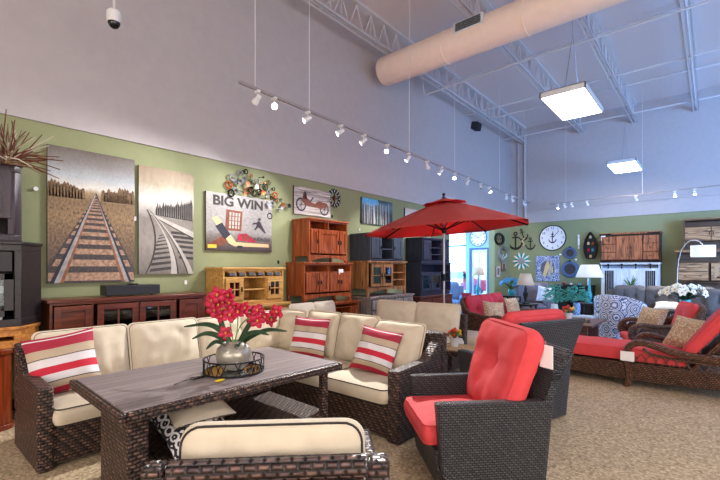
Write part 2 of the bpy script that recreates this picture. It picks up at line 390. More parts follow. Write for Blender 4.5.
def text_mesh(name, txt, size, mat, parent, M, depth=.004, align='CENTER'):
    c = bpy.data.curves.new(name, 'FONT'); c.body = txt; c.size = size; c.extrude = depth / 2; c.offset = size * (.03 if len(txt) > 3 else 0); c.align_x = align; c.align_y = 'CENTER'
    t = bpy.data.objects.new(name + '_tmp', c); COL.objects.link(t); bpy.context.view_layer.update()
    me = bpy.data.meshes.new_from_object(t.evaluated_get(bpy.context.evaluated_depsgraph_get()))
    bpy.data.objects.remove(t); me.transform(M); me.materials.clear(); me.materials.append(MATS[mat]); me.name = name
    o = bpy.data.objects.new(name, me); COL.objects.link(o); o.parent = parent; return o

# ------------------------------------------------------------------ soft goods
def cushion(name, parent, w, h, t, mat, loc=(0, 0, 0), rot=(0, 0, 0), r=.06, side=.6, puff=1.0, tufts=(), piping=None, seed=0, sag=0, taper=0, tuft_r=.09, tuft_d=.8, wr=.006, N_=18):
    """box cushion lying in local XY (w along x, h along y), thickness t along z, centred; side = share of the thickness left at the seam"""
    mb = MB(); g = N_
    def pt(u, v):                                   # u,v in -1..1 -> rounded rectangle
        x, y = u * w / 2, v * h / 2; cx, cy = w / 2 - r, h / 2 - r
        if abs(x) > cx and abs(y) > cy:
            dx, dy = (abs(x) - cx) / r, (abs(y) - cy) / r; m = max(dx, dy); L_ = math.hypot(dx, dy) or 1
            x = math.copysign(cx + dx / L_ * m * r, x); y = math.copysign(cy + dy / L_ * m * r, y)
        return x * (1 + taper * v), y
    def hgt(u, v, sgn):
        e = ((1 - abs(u) ** 3) * (1 - abs(v) ** 3)) ** .55 if abs(u) < 1 and abs(v) < 1 else 0
        z = t / 2 * (side + (1 - side) * puff * e)
        x, y = u * w / 2, v * h / 2
        for tx, ty in tufts:
            d = math.hypot(x - tx, y - ty); z -= t * .5 * tuft_d * math.exp(-(d / tuft_r) ** 1.3) * (1 if sgn > 0 else .2)
            a = abs(x - tx) ; b_ = abs(y - ty)
            z -= .03 * t * (math.exp(-(a / .02) ** 2) + math.exp(-(b_ / .02) ** 2)) * math.exp(-d / .2) * 3
        z += wr * noise.noise(Vector((x * 9 + seed * 7.3, y * 9 + seed, sgn * 3.1))) * 2 * (e ** .5 if e > 0 else 0)
        z -= sag * e * (1 if sgn > 0 else 0)
        return z
    st = [-1 + 2 * i / g for i in range(g + 1)]
    # ease sampling toward the edges
    st = [math.copysign(abs(a) ** .75, a) for a in st]
    for sgn in (1, -1):
        P = [[Vector((*pt(u, v), sgn * hgt(u, v, sgn))) for v in (st if sgn > 0 else st[::-1])] for u in st]
        mb.grid(P, True)
    ringp = [(u, -1) for u in st] + [(1, v) for v in st[1:]] + [(u, 1) for u in st[::-1][1:]] + [(-1, v) for v in st[::-1][1:-1]]
    ring = [pt(u, v) for u, v in ringp]; hs = t / 2 * side; k = len(ring); rows = []
    for q in (-1, -.5, 0, .5, 1):
        o_ = 1 + (.06 * t / max(w, h)) * (1 - q * q) * 4; rows.append([Vector((x * o_, y * o_, q * hs)) for x, y in ring])
    if side > 0:
        for a, b in zip(rows, rows[1:]):
            for i in range(k):
                v = [mb.bm.verts.new(p) for p in (a[i], a[(i + 1) % k], b[(i + 1) % k], b[i])]
                mb._f(v, [(.5, .03)] * 4)
    o = mb.build(name, mat, parent, merge=True, loc=loc, rot=rot)
    if piping:
        pm = MB()
        for q in ((1, -1) if side > .05 else (0,)):
            pm.tube([Vector((x * 1.004, y * 1.004, q * hs)) for x, y in ring], .0055, 5, closed=True)
        pm.build('piping', piping, o)
    return o
def throw_pillow(name, label, mat, s, t, M, cat='pillow', piping=None, h=None, seed=0, group=None, pinch=.07):
    """knife-edge pillow standing in local XZ, face to local -Y, base at origin"""
    h = h or s; mb = MB(); g = 16; st = [-1 + 2 * i / g for i in range(g + 1)]
    def xy(u, v): return s / 2 * u * (1 - pinch * (1 - v * v)), h / 2 * v * (1 - pinch * (1 - u * u))
    for sg in (1, -1):
        P = []
        for u in st:
            row = []
            for v in (st if sg > 0 else st[::-1]):
                e = max(0, (1 - u ** 4) * (1 - v ** 4)) ** .7; x, z = xy(u, v)
                d = t / 2 * e * (1 + .25 * noise.noise(Vector((u * 2.3 + seed, v * 2.3, sg)))) + .004
                row.append(Vector((x, -sg * d, z + h / 2)))
            P.append(row)
        V = [[mb.bm.verts.new(p) for p in row] for row in P]
        for i in range(g):
            for j in range(g):
                vv = [j, j, j + 1, j + 1]; uu = [i, i + 1, i + 1, i]
                mb._f([V[a][b_] for a, b_ in zip(uu, vv)], [(a / g, (b_ / g) if sg > 0 else 1 - b_ / g) for a, b_ in zip(uu, vv)])
    o = mb.build(name, mat, None, merge=True); o.matrix_world = M; tag(o, label, cat, group)
    if piping:
        ring = [(u, -1) for u in st] + [(1, v) for v in st[1:]] + [(u, 1) for u in st[::-1][1:]] + [(-1, v) for v in st[::-1][1:-1]]
        pm = MB(); pm.tube([Vector((xy(u, v)[0], 0, xy(u, v)[1] + h / 2)) for u, v in ring], .007, 5, closed=True); pm.build('piping', piping, o)
    return o

# ------------------------------------------------------------------ case goods
def cabinet(name, label, loc, rz, w, d, h, els, mat, door=None, top=None, over=.025, topt=.03, leg=.08, handle='metal_dark', group=None, base='plinth', cat='cabinet', drawmat=None):
    """faces local -Y, back at y=0, width from x=0; els: (kind, x0, x1, z0, z1[, opt]) as fractions of the body"""
    door = door or mat; top = top or mat; drawmat = drawmat or door
    t = thing(name, label, cat, loc, rz, group); th = .025; zb = leg; zt = h - topt
    c = MB(); c.box((0, -d, zb), (th, 0, zt)); c.box((w - th, -d, zb), (w, 0, zt)); c.box((th, -.012, zb), (w - th, 0, zt))
    c.box((th, -d, zb), (w - th, -.012, zb + th)); c.box((th, -d, zt - th), (w - th, -.012, zt))
    ix0, ix1, iz0, iz1 = th, w - th, zb + th, zt - th
    fx = lambda a: ix0 + a * (ix1 - ix0); fz = lambda a: iz0 + a * (iz1 - iz0)
    for k, *e in els:
        x0, x1, z0, z1 = fx(e[0]), fx(e[1]), fz(e[2]), fz(e[3])
        if k == 'shelf': continue
        if e[1] < .999: c.box((x1 - .009, -d + .004, z0), (x1 + .009, -.012, z1))
        if e[3] < .999: c.box((x0, -d + .004, z1 - .009), (x1, -.012, z1 + .009))
    c.build('carcass', mat, t, bevel=.003)
    MB().box((-over, -d - over, zt), (w + over, .0, h)).build('top', top, t, bevel=.006)
    if base == 'legs' and leg > .03:
        for x in (0, w - .05):
            for y in (-d, -.05):
                MB().box((x, y, 0), (x + .05, y + .05, zb)).build('leg', mat, t, bevel=.004)
        a = MB(); n = 12; pts = [(.05, zb + .0), (w - .05, zb + .0)] + [(w - .05 - (w - .1) * i / n, zb - .02 - .055 * abs(1 - 2 * i / n) ** 2 * min(1, leg / .1)) for i in range(n + 1)]
        a.prism(pts, 0, .018, T(0, -d + .02, 0) @ RX(90)); a.build('apron', mat, t)
    elif leg > 0:
        MB().box((.015, -d + .02, 0), (w - .015, -.01, zb)).build('plinth', mat, t, bevel=.003)
    for k, *e in els:
        x0, x1, z0, z1 = fx(e[0]) + .011, fx(e[1]) - .011, fz(e[2]) + .011, fz(e[3]) - .011; opt = e[4] if len(e) > 4 else None
        y = -d; fw = min(.06, (x1 - x0) * .22, (z1 - z0) * .3)
        if k in ('door', 'glass', 'mesh'):
            b = MB(); b.box((x0, y - .016, z0), (x0 + fw, y + .006, z1)); b.box((x1 - fw, y - .016, z0), (x1, y + .006, z1))
            b.box((x0 + fw, y - .016, z0), (x1 - fw, y + .006, z0 + fw)); b.box((x0 + fw, y - .016, z1 - fw), (x1 - fw, y + .006, z1))
            if k == 'door': b.box((x0 + fw, y - .004, z0 + fw), (x1 - fw, y + .004, z1 - fw))
            if k == 'glass' and opt:
                nx, nz = opt
                for i in range(1, nx): xx = x0 + fw + (x1 - x0 - 2 * fw) * i / nx; b.box((xx - .008, y - .014, z0 + fw), (xx + .008, y + .004, z1 - fw))
                for i in range(1, nz): zz = z0 + fw + (z1 - z0 - 2 * fw) * i / nz; b.box((x0 + fw, y - .013, zz - .008), (x1 - fw, y + .003, zz + .008))
            if k == 'mesh':
                n = 5
                for i in range(1, n): xx = x0 + fw + (x1 - x0 - 2 * fw) * i / n; b.box((xx - .003, y - .008, z0 + fw), (xx + .003, y - .002, z1 - fw))
            o = b.build('door', door, t, bevel=.003)
            if k in ('glass', 'mesh'): MB().box((x0 + fw - .004, y - .002, z0 + fw - .004), (x1 - fw + .004, y + .002, z1 - fw + .004)).build('pane', 'cabinet_glass' if k == 'glass' else 'black', o)
            right = (e[0] + e[1]) / 2 < .5 if opt is None or not isinstance(opt, str) else opt == 'r'
            hx = x1 - fw / 2 if right else x0 + fw / 2; hz = (z0 + z1) / 2
            MB().box((hx - .009, y - .034, hz - .035), (hx + .009, y - .014, hz + .035)).build('handle', handle, o, bevel=.004)
        elif k == 'drawer':
            b = MB(); b.box((x0, y - .016, z0), (x1, y + .003, z1)); b.box((x0 + .02, y - .022, z0 + .02), (x1 - .02, y - .014, z1 - .02))
            o = b.build('drawer', drawmat, t, bevel=.003)
            hz = (z0 + z1) / 2
            for hx in ([(x0 + x1) / 2] if (x1 - x0) < .5 else [x0 + (x1 - x0) * .25, x0 + (x1 - x0) * .75]):
                MB().box((hx - .03, y - .038, hz - .008), (hx + .03, y - .02, hz + .008)).build('handle', handle, o, bevel=.003)
        elif k == 'tile':
            MB().box((x0, y - .008, z0), (x1, y + .006, z1)).build('tile', 'slate_tile', t, bevel=.003)
        elif k == 'shelf':
            MB().box((x0 - .011, y + .02, z1 + .001), (x1 + .011, -.012, z1 + .021)).build('shelf', mat, t)
    return t

# ------------------------------------------------------------------ pictures
def picture(name, label, cat, loc, rz, w, h, base, polys=(), mats=(), d=.035, edge=None):
    """hangs with its back on local y=0, face to -Y, lower left corner at origin; polys: (matindex, [(u,v)...], layer)"""
    t = thing(name, label, cat, loc, rz)
    b = MB(); v = [b.bm.verts.new(p) for p in ((0, -d, 0), (w, -d, 0), (w, -d, h), (0, -d, h))]; b._f(v, [(0, 0), (1, 0), (1, 1), (0, 1)])
    q = [b.bm.verts.new(p) for p in ((0, 0, 0), (w, 0, 0), (w, 0, h), (0, 0, h))]; b.mi = 1
    for i in range(4): b._f([q[i], q[(i + 1) % 4], v[(i + 1) % 4], v[i]])
    b._f(q[::-1])
    for mi, pts, lay in polys:
        b.mi = 2 + mi; b.prism([(u * w, z * h) for u, z in pts], 0, .0008 * (lay + 1), T(0, -d, 0) @ RX(90))
    b.build('canvas', [base, edge or 'art_dark'] + list(mats), t)
    return t
def arcpoly(cx, cy, r, a0, a1, n=10, asp=1):
    return [(cx + r * math.cos(R(a0 + (a1 - a0) * i / n)), cy + asp * r * math.sin(R(a0 + (a1 - a0) * i / n))) for i in range(n + 1)]
def ringpoly(cx, cy, r0, r1, asp=1, n=20):
    """ring as two half-ring polygons"""
    return [arcpoly(cx, cy, r1, a, a + 180, n, asp) + arcpoly(cx, cy, r0, a + 180, a, n, asp) for a in (0, 180)]
def wall_clock(name, label, loc, rz, r, rim='black', roman=False, anchor=False, hour=10, minute=8, nums=True):
    t = thing(name, label, 'clock', loc, rz)
    MB().lathe([(r * .97, 0), (r * .97, .02)], 40, RX(90)).build('face', 'clock_face', t)
    MB().lathe([(r * .93, 0), (r, 0), (r, .03), (r * .97, .042), (r * .93, .03), (r * .93, 0)], 40, RX(90), cap=False).build('rim', rim, t)
    for i in range(12):
        a = 30 * i; m = MB()
        if nums: 
            for k in (range(-1, 2) if roman else (0,)): m.box((-.009 * r * 2 + k * .05 * r, -.024, r * .7), (.009 * r * 2 + k * .05 * r, -.0195, r * .86), RY(a))
        if roman: m.build('numeral', 'ink', t)
    if not roman:
        for i in range(1, 13):
            a = R(90 - 30 * i); M = T(r * .76 * math.cos(a), -.022, r * .76 * math.sin(a)) @ RX(90)
            o = text_mesh('numeral', str(i), r * .26, 'ink', t, M, .003)
    for ln, wd, a in ((.5, .05, 30 * hour + minute / 2), (.72, .035, 6 * minute)):
        MB().box((-wd * r / 2, -.03, -.1 * r), (wd * r / 2, -.026, ln * r), RY(a)).build('hand', 'ink', t)
    if anchor:
        anchor_mesh('anchor_motif', t, r * .72, 'ink', (0, -.021, -r * .38), .004)
    return t
def anchor_mesh(name, parent, h, mat, loc=(0, 0, 0), d=.03):
    """anchor of height h standing up from loc, lying in XZ"""
    b = MB(); r = h * .05
    b.tube([(0, 0, h * .04), (0, 0, h * .82)], r, 6); b.tube([(-h * .2, 0, h * .68), (h * .2, 0, h * .68)], r * .9, 6)
    b.tube([(h * .09 * math.cos(a), 0, h * .9 + h * .09 * math.sin(a)) for a in [2 * PI * i / 12 for i in range(12)]], r * .8, 6, closed=True)
    arc = [(h * .36 * math.cos(R(a)), 0, h * .38 + h * .36 * math.sin(R(a))) for a in range(-165, -14, 15)]
    b.tube(arc, [r * (.8 + .8 * math.sin(PI * i / (len(arc) - 1))) for i in range(len(arc))], 6)
    for s in (-1, 1): b.prism([(s * h * .36 - h * .07, h * .27), (s * h * .36 + h * .07, h * .27), (s * h * .37, h * .42)], -r, r, RX(90))
    sc = d / (2 * r * 1.6)
    for v in b.bm.verts: v.co.y *= min(1, sc) 
    return b.build(name, mat, parent, loc=loc)

# ================================================================== the room
WX, BY, GZ, DZ = -5.6, 15.0, 3.1, 6.5           # left wall plane, back wall plane, top of the green paint, roof deck
FY, EX = -5.0, 9.0; NX, NY = 4.5, 6.0          # added jog widens the room so a window can face the back wall
AY0, AY1, AX = 10.4, 13.55, -8.6                # entry alcove in the left wall
def struct(name, mb, mat, **k):
    o = mb.build(name, mat, None, **k); o['kind'] = 'structure'; return o
struct('floor', MB().box((AX - .2, FY - .2, -.1), (EX + .2, BY + .2, 0)), 'carpet')
struct('ceiling', MB().box((WX - .2, FY - .2, DZ), (EX + .2, BY + .2, DZ + .1)), 'roof_deck')
w = MB(); w.mi = 0
w.box((WX - .2, FY - .2, 0), (WX, AY0, GZ)); w.box((WX - .2, AY1, 0), (WX, BY + .2, GZ))
w.mi = 1; w.box((WX - .2, FY - .2, GZ), (WX + .025, BY + .2, DZ))
struct('wall_left', w, ['green_paint', 'white_paint'])
w = MB(); w.box((WX, BY, 0), (EX + .2, BY + .2, GZ)); w.mi = 1; w.box((WX, BY - .025, GZ), (EX + .2, BY + .2, DZ))
struct('wall_back', w, ['green_paint', 'white_paint'])
struct('trim_1', MB().box((WX + .025, BY - .06, GZ + .42), (EX, BY - .025, GZ + .47)), 'white_paint')
# right wall, added jog wall and front wall, each with a window opening
w = MB()
for y0, y1 in ((FY - .2, -3.3), (3.3, NY)): w.box((NX, y0, .3), (NX + .2, y1, 3.6))
w.box((NX, FY - .2, 3.6), (NX + .2, NY, DZ)); w.box((NX, FY - .2, 0), (NX + .2, NY, .3))
struct('wall_right', w, 'white_paint')
w = MB(); w.box((NX + .2, NY - .2, 3.6), (EX + .2, NY, DZ)).box((NX + .2, NY - .2, 0), (EX + .2, NY, .3)).box((EX - .15, NY - .2, .3), (EX + .2, NY, 3.6))  # unseen wall added to carry the window for the blue light
struct('added_wall_jog', w, 'white_paint')
struct('wall_far_right', MB().box((EX, NY, 0), (EX + .2, BY + .2, DZ)), 'white_paint')
w = MB(); w.box((WX - .2, FY - .2, 0), (-4.1, FY, DZ)); w.box((4.1, FY - .2, 0), (NX, FY, DZ)); w.box((-4.1, FY - .2, 3.6), (4.1, FY, DZ)); w.box((-4.1, FY - .2, 0), (4.1, FY, .3))
struct('wall_front', w, 'white_paint')
def window(name, a, b, horiz, n, z0, z1, rails=(), mat='blue_frame', pane='clear_glass'):
    """glazing from a to b along x (horiz) or y; n bays"""
    t = bpy.data.objects.new(name, None); COL.objects.link(t); t['kind'] = 'structure'; f = MB(); c = a[1] if horiz else a[0]; s0, s1 = (a[0], b[0]) if horiz else (a[1], b[1])
    def bar(u0, u1, za, zb): f.box((u0, c - .04, za), (u1, c + .04, zb)) if horiz else f.box((c - .04, u0, za), (c + .04, u1, zb))
    for i in range(n + 1): u = s0 + (s1 - s0) * i / n; bar(max(s0, u - .03), min(s1, u + .03), z0, z1)
    bar(s0, s1, z0, z0 + .06); bar(s0, s1, z1 - .06, z1)
    for z in rails: bar(s0, s1, z - .025, z + .025)
    f.build('window_frame', mat, t)
    g = MB(); g.box((s0, c - .004, z0), (s1, c + .004, z1)) if horiz else g.box((c - .004, s0, z0), (c + .004, s1, z1))
    g.build('pane' if pane == 'clear_glass' else 'blocking_blind', pane, t); return t
window('added_window_1', (NX + .2, NY - .1), (EX - .15, NY - .1), True, 4, .3, 3.6)  # added out of view to go with the blue light on the back wall
window('window_2', (NX + .1, -3.3), (NX + .1, 3.3), False, 5, .3, 3.6, pane='blocking_blind')  # unseen window, its added blind shuts out the sky
window('window_3', (-4.1, FY - .1), (4.1, FY - .1), True, 6, .3, 3.6, pane='blocking_blind')  # unseen front glazing, closed by the same added blind
# entry alcove: end wall (with a tall window and the door), glazed outer side, near side, soffit
w = MB(); w.box((AX, AY1, 2.95), (WX - .2, AY1 + .2, GZ)); w.box((-6.64, AY1, 0), (-6.52, AY1 + .2, 2.95)); w.box((-6.52, AY1, 2.2), (WX - .2, AY1 + .2, 2.95))
w.box((AX, AY1, 0), (-6.64, AY1 + .2, .25)); w.box((-5.72, AY1, 0), (WX - .2, AY1 + .2, 2.2)) if False else None
struct('wall_alcove_end', w, 'alcove_daylight_blue')
struct('wall_alcove_side', MB().box((AX, AY0 - .2, 0), (WX - .2, AY0, GZ)), 'green_paint')
struct('wall_alcove_top', MB().box((AX - .2, AY0 - .2, GZ), (WX - .2, AY1 + .2, GZ + .2)), 'alcove_daylight_blue')
struct('trim_2', MB().box((AX - .04, AY0, 2.98), (AX + .06, AY1, GZ)), 'blue_frame')
window('window_4', (AX, AY1 + .08), (-6.64, AY1 + .08), True, 2, .25, 2.95, (2.3,))
window('window_5', (AX, AY0), (AX, AY1), False, 3, .02, 2.98, (2.3,))
d = bpy.data.objects.new('door_1', None); COL.objects.link(d); d['kind'] = 'structure'; d.location = (-6.52, AY1 + .06, 0)
f = MB(); f.box((0, -.06, 0), (.06, .06, 2.2)); f.box((.66, -.06, 0), (.72, .06, 2.2)); f.box((.06, -.06, 2.13), (.66, .06, 2.2)); f.build('door_frame', 'blue_frame', d)
f = MB(); f.box((.07, -.02, .02), (.13, .03, 2.12)); f.box((.6, -.02, .02), (.65, .03, 2.12)); f.box((.13, -.02, .02), (.6, .03, .24)); f.box((.13, -.02, 2.03), (.6, .03, 2.12)); f.box((.33, -.02, .24), (.38, .03, 2.03))
dl = f.build('door_leaf', 'white_trim', d); MB().box((.13, 0, .24), (.6, .008, 2.03)).build('pane', 'clear_glass', dl)
hd = MB(); hd.tube([(.585, -.02, .95), (.585, -.07, .97), (.585, -.07, 1.23), (.585, -.02, 1.25)], .01, 6); hd.build('door_handle', 'chrome_rough', dl)
# baseboards
struct('baseboard_left', MB().box((WX, FY, 0), (WX + .015, AY0, .12)), 'cherry_dark')
struct('baseboard_back', MB().box((WX, BY - .015, 0), (EX, BY, .12)), 'cherry_dark')
# pavement outside the entry
struct('floor_outside', MB().box((-40, 6, -.16), (AX - .2, 45, -.11)).box((AX - .2, BY + .2, -.16), (-5.8, 45, -.11)), 'asphalt')
# parked car seen through the alcove window
car = thing('car', 'red car parked outside, seen through the entry window', 'car', (-11.6, 22, -.11), 20)
cb = MB(); pr = [(-2.1, .35), (-2.15, .7), (-1.9, .92), (-1.1, 1.0), (-.6, 1.42), (.7, 1.45), (1.35, 1.0), (2.05, .9), (2.15, .6), (2.1, .35)]
cb.prism(pr, -.85, .85, RX(90)); cb.build('body', 'car_red', car, bevel=.06)
MB().prism([(-.95, 1.02), (-.55, 1.36), (.66, 1.38), (1.15, 1.02)], -.87, .87, RX(90)).build('side_glass', 'black_gloss', car)
for x in (-1.35, 1.35):
    for y in (-.87, .67): MB().lathe([(.1, 0), (.33, 0), (.34, .1), (.33, .2), (.1, .2)], 20, T(x, y + .2, .34) @ RX(90)).build('wheel', 'black', car)

# ------------------------------------------------------------------ roof joists
def joist(x, where, zc=5.93):
    t = thing('ceiling_joist', 'white steel truss roof joist ' + where, 'joist', (x, 0, 0), 0, 'roof joists')
    y0, y1 = FY, BY - .03
    b = MB()
    for s in (-1, 1): b.box((s * .05 - .02, y0, zc), (s * .05 + .02, y1, zc + .012)); b.box((s * .05 - (.02 if s < 0 else -.014), y0, zc), (s * .05 + (-.014 if s < 0 else .02), y1, zc + .05))
    b.build('bottom_chord', 'steel_white', t)
    b = MB(); b.box((-.07, y0, DZ - .05), (.07, y1, DZ - .035)); b.box((-.07, y0, DZ - .035), (.07, y1, DZ - .002)); b.build('top_chord', 'steel_white', t)
    b = MB(); n = int((y1 - y0) / .42)
    for i in range(n):
        a, c = y0 + (y1 - y0) * i / n, y0 + (y1 - y0) * (i + 1) / n; m = (a + c) / 2
        b.tube([(0, a, zc + .02), (0, m, DZ - .05)], .011, 5); b.tube([(0, m, DZ - .05), (0, c, zc + .02)], .011, 5)
        if i % 2 == 0: b.tube([(0, m, zc + .02), (0, m, DZ - .05)], .008, 4)
    b.build('web', 'steel_white', t); return t
for x, wh in ((-5.08, 'running along the tall left wall'), (-3.25, 'second from the left wall, ending behind the near light panel'), (-1.8, 'third from the left wall, over the far light panel'),
              (-.35, 'fourth from the left wall, near the picture edge'), (1.1, 'to the right of the light panels'), (2.55, 'farther right of the light panels')): joist(x, wh)
for i, y in enumerate((1.2, 3.6, 5.3, 8.0, 9.6, 11.2, 12.8, 14.2)):
    tag(MB().tube([(WX + .05, y, 5.99 if i % 2 else 6.3), (4.45, y, 5.99 if i % 2 else 6.3)], .02, 6).build('bridging_rod', 'steel_white'),
        'thin white bridging rod crossing the roof joists, %s' % ('behind and above the camera', 'nearest over the track lights', 'just in front of the duct', 'just beyond the duct', 'over the near light panel', 'between the two light panels', 'over the far light panel', 'closest to the back wall')[i], 'rod', 'joist bridging rods')
tag(MB().tube([(-5.3, 8.6, 5.7), (-3.2, 8.7, 5.8), (4.0, 8.7, 5.8)], .02, 8).build('sprinkler_pipe', 'steel_white'), 'white sprinkler pipe crossing under the joists beyond the duct', 'pipe')
tag(MB().tube(crv([(-5.3, 8.6, 5.72), (-5.35, 8.6, 5.95), (-5.4, 8.6, 6.4)], 4), .022, 8).build('pipe_elbow', 'steel_white'), 'short curved pipe rising to the deck at the left wall', 'pipe')
tag(MB().tube([(WX + .55, BY - .07, 3.3), (WX + .55, BY - .07, 6.4)], .045, 10).build('downpipe', 'white_paint'), 'white vertical pipe on the upper back wall near the corner', 'pipe')
tag(MB().tube([(WX + .3, BY - .055, 3.2), (WX + .3, BY - .055, 6.0)], .03, 10).build('conduit', 'white_paint'), 'thinner white conduit between the corner and the back wall pipe', 'conduit')
# duct
du = thing('air_duct', 'fat round pinkish white air duct hung below the roof', 'duct', (0, 6.95, 5.65))
b = MB(); rr = .29
prof = [(.02, -5.3), (rr * .9, -5.3), (rr, -5.26)]
for k in range(9): x = -5.26 + 1.47 * (k + 1); prof += [(rr, x - .012), (rr + .008, x - .008), (rr + .008, x + .008), (rr, x + .012)]
b.lathe(prof + [(rr, 8.9)], 36, RY(90)); b.build('duct_body', 'duct_paint', du)
g = MB(); g.box((-3.5, -.31, .02), (-2.95, -.24, .2)); o = g.build('register', 'white_trim', du, bevel=.005)
g = MB()
for i in range(9): g.box((-3.46, -.318, .04 + i * .016), (-2.99, -.308, .048 + i * .016))
g.build('grille', 'black', o)
# hanging light panels
def panel(x, y, lab):
    t = thing('ceiling_light', lab, 'ceiling light', (x, y, 4.2), 0, 'hanging light panels'); a, c = .33, .66
    b = MB(); b.box((-a, -c, 0), (-a + .02, c, .09)); b.box((a - .02, -c, 0), (a, c, .09)); b.box((-a, -c, 0), (a, -c + .02, .09)); b.box((-a, c - .02, 0), (a, c, .09)); b.box((-a, -c, .08), (a, c, .09))
    b.build('housing', 'white_trim', t); MB().box((-a + .02, -c + .02, .006), (a - .02, c - .02, .02)).build('diffuser', 'light_panel', t)
    b = MB()
    for sy in (-1, 1): b.tube([(0, 0, 1.2), (0, sy * .5, .09)], .005, 4)
    b.tube([(0, 0, 1.2), (0, 0, 2.25)], .005, 4); b.build('hanger', 'chrome_rough', t)
    return t
panel(-1.76, 7.5, 'bright rectangular light panel hanging near the duct, the larger in view')
panel(-1.78, 13.05, 'bright rectangular light panel hanging near the back wall, the smaller in view')
for i, (x, y) in enumerate(((.4, 1.0), (-1.76, -3.2), (2.4, 3.4), (2.4, -3.2), (2.4, 9.0), (2.4, 13.4), (6.5, 11))): panel(x, y, 'light panel outside the picture, ' + ('overhead beside the camera', 'behind the camera', 'to the right of the camera', 'right and behind the camera', 'right of the duct vent', 'right of the arc lamp', 'close to the right wall')[i])

# ------------------------------------------------------------------ track lights
def track(label, a, b, rods):
    t = thing('light_track', label, 'track'); a, b = Vector(a), Vector(b); m = MB(); dr = (b - a).normalized()
    L_ = (b - a).length; an = math.degrees(math.atan2(dr.y, dr.x)); m.box((0, -.016, 0), (L_, .018, .028), T(*a) @ RZ(an)); m.build('rail', 'track_metal', t)
    for f in rods:
        p = a + (b - a) * f; MB().tube([p + Vector((0, 0, .02)), (p.x, p.y, DZ)], .004, 5).build('hanger_rod', 'white_metal', t)
    return t
def spot(p, aim, label, lit=True, energy=1.0, angle=62, grp='track spotlights'):
    p = Vector(p); aim = Vector(aim); t = thing('track_spotlight', label, 'spotlight', p, 0, grp); t.scale = (.82,) * 3
    MB().box((-.045, -.02, -.035), (.045, .02, 0)).tube([(0, 0, -.03), (0, 0, -.1)], .009, 6).build('adapter', 'white_metal', t)
    dv = (aim - p).normalized(); q = dv.to_track_quat('-Z', 'Y'); M = T(0, 0, -.12) @ q.to_matrix().to_4x4()
    MB().lathe([(.012, .07), (.032, .06), (.034, .0), (.048, -.05), (.05, -.075), (.043, -.075), (.04, -.05)], 16, M, cap=False).lathe([(.001, .07), (.012, .07)], 16, M, cap=False).build('head', 'white_metal', t)
    MB().lathe([(.001, -.056), (.042, -.056), (.042, -.06), (.001, -.06)], 16, M, cap=False).build('lens', 'spot_lens' if lit else 'chrome_rough', t)
    if lit:
        l = bpy.data.lights.new('spot_beam', 'SPOT'); l.energy = SPOT_E * energy; l.spot_size = R(angle); l.spot_blend = .7; l.shadow_soft_size = .035; l.color = (1, .97, .94)
        o = bpy.data.objects.new('spot_beam', l); COL.objects.link(o); o.parent = t; o.location = Vector((0, 0, -.12)) + dv * .075; o.rotation_euler = q.to_euler()
    return t
track('long white light track hanging along the tall left wall', (-4.0, 2.6, 3.56), (-4.42, 13.5, 3.56), (.02, .1, .33, .5, .75, .95))
T1 = [(2.85, (-5.0, 2.9, 3.1), 0, 'unlit white spotlight at the near end of the long track'),
      (3.1, (-1.3, 1.2, 1.9), 1, 'glaring spotlight facing the camera, second on the long track'),
      (3.66, (-5.6, 1.3, 2.0), 1, 'lit spotlight, third on the long track'), (4.32, (-5.6, 2.5, 2.1), 1, 'lit spotlight, fourth on the long track, over the light-wood hutch'),
      (4.86, (-5.6, 3.7, 2.1), 1, 'lit spotlight, fifth on the long track'), (5.5, (-2.7, 1.6, .7), 1, 'lit spotlight aimed down at the orchid table'),
      (6.16, (-5.4, 5.0, 1.6), 1, 'lit spotlight, seventh on the long track'), (6.85, (-4.6, 8.5, 2.6), 0, 'unlit tilted spotlight above the umbrella top'), (7.42, (-5.4, 6.8, 1.9), 1, 'lit spotlight right of the tilted one'),
      (8.06, (-3.4, 4.6, .6), 1, 'lit spotlight, tenth on the long track'), (8.73, (-5.4, 8.8, 1.9), 1, 'lit spotlight, eleventh on the long track'), (9.48, (-3.2, 7.8, .6), 0, 'unlit spotlight over the red loveseat'),
      (10.06, (-2.0, 9.0, .5), 1, 'lit spotlight, thirteenth on the long track'), (11.32, (-5.4, 13.9, 2.2), 1, 'brightly lit spotlight above the wall mirrors by the entry'), (11.82, (-3, 12, 1), 0, 'unlit spotlight, second from the far end of the long track'), (12.93, (-3, 14, 2), 0, 'unlit spotlight at the far end of the long track')]
for y, aim, lit, lab in T1:
    x = -4.0 - .42 * (y - 2.6) / 10.9; spot((x, y, 3.56), aim, lab, lit, (1.0 if 'glaring' not in lab else .5) * (6.0 if 'orchid' in lab else 1))
track('shorter white light track hanging along the back wall', (-4.0, 14.17, 3.56), (3.0, 13.37, 3.56), (.07, .36, .9))
T2 = [(-3.75, 1, 'lit spotlight at the left end of the back track'), (-3.55, 0, 'unlit spotlight, second from the left on the back track'), (-3.34, 0, 'unlit spotlight, third on the back track'), (-2.9, 0, 'unlit spotlight, fourth on the back track, over the boat shelf'),
      (-1.63, 0, 'unlit spotlight alone over the barn-style cabinets'), (-.75, 1, 'lit spotlight left of the tall hutch'), (-.34, 1, 'brighter lit spotlight over the tall hutch'), (1.0, 1, 'lit spotlight on the back track outside the picture')]
for x, lit, lab in T2:
    y = 14.17 - .8 * (x + 4) / 7; spot((x, y, 3.56), (x + .6, 14.9, 2.0) if not lit else (x + .2, 13.2, 1.0), lab, lit, 1.5)
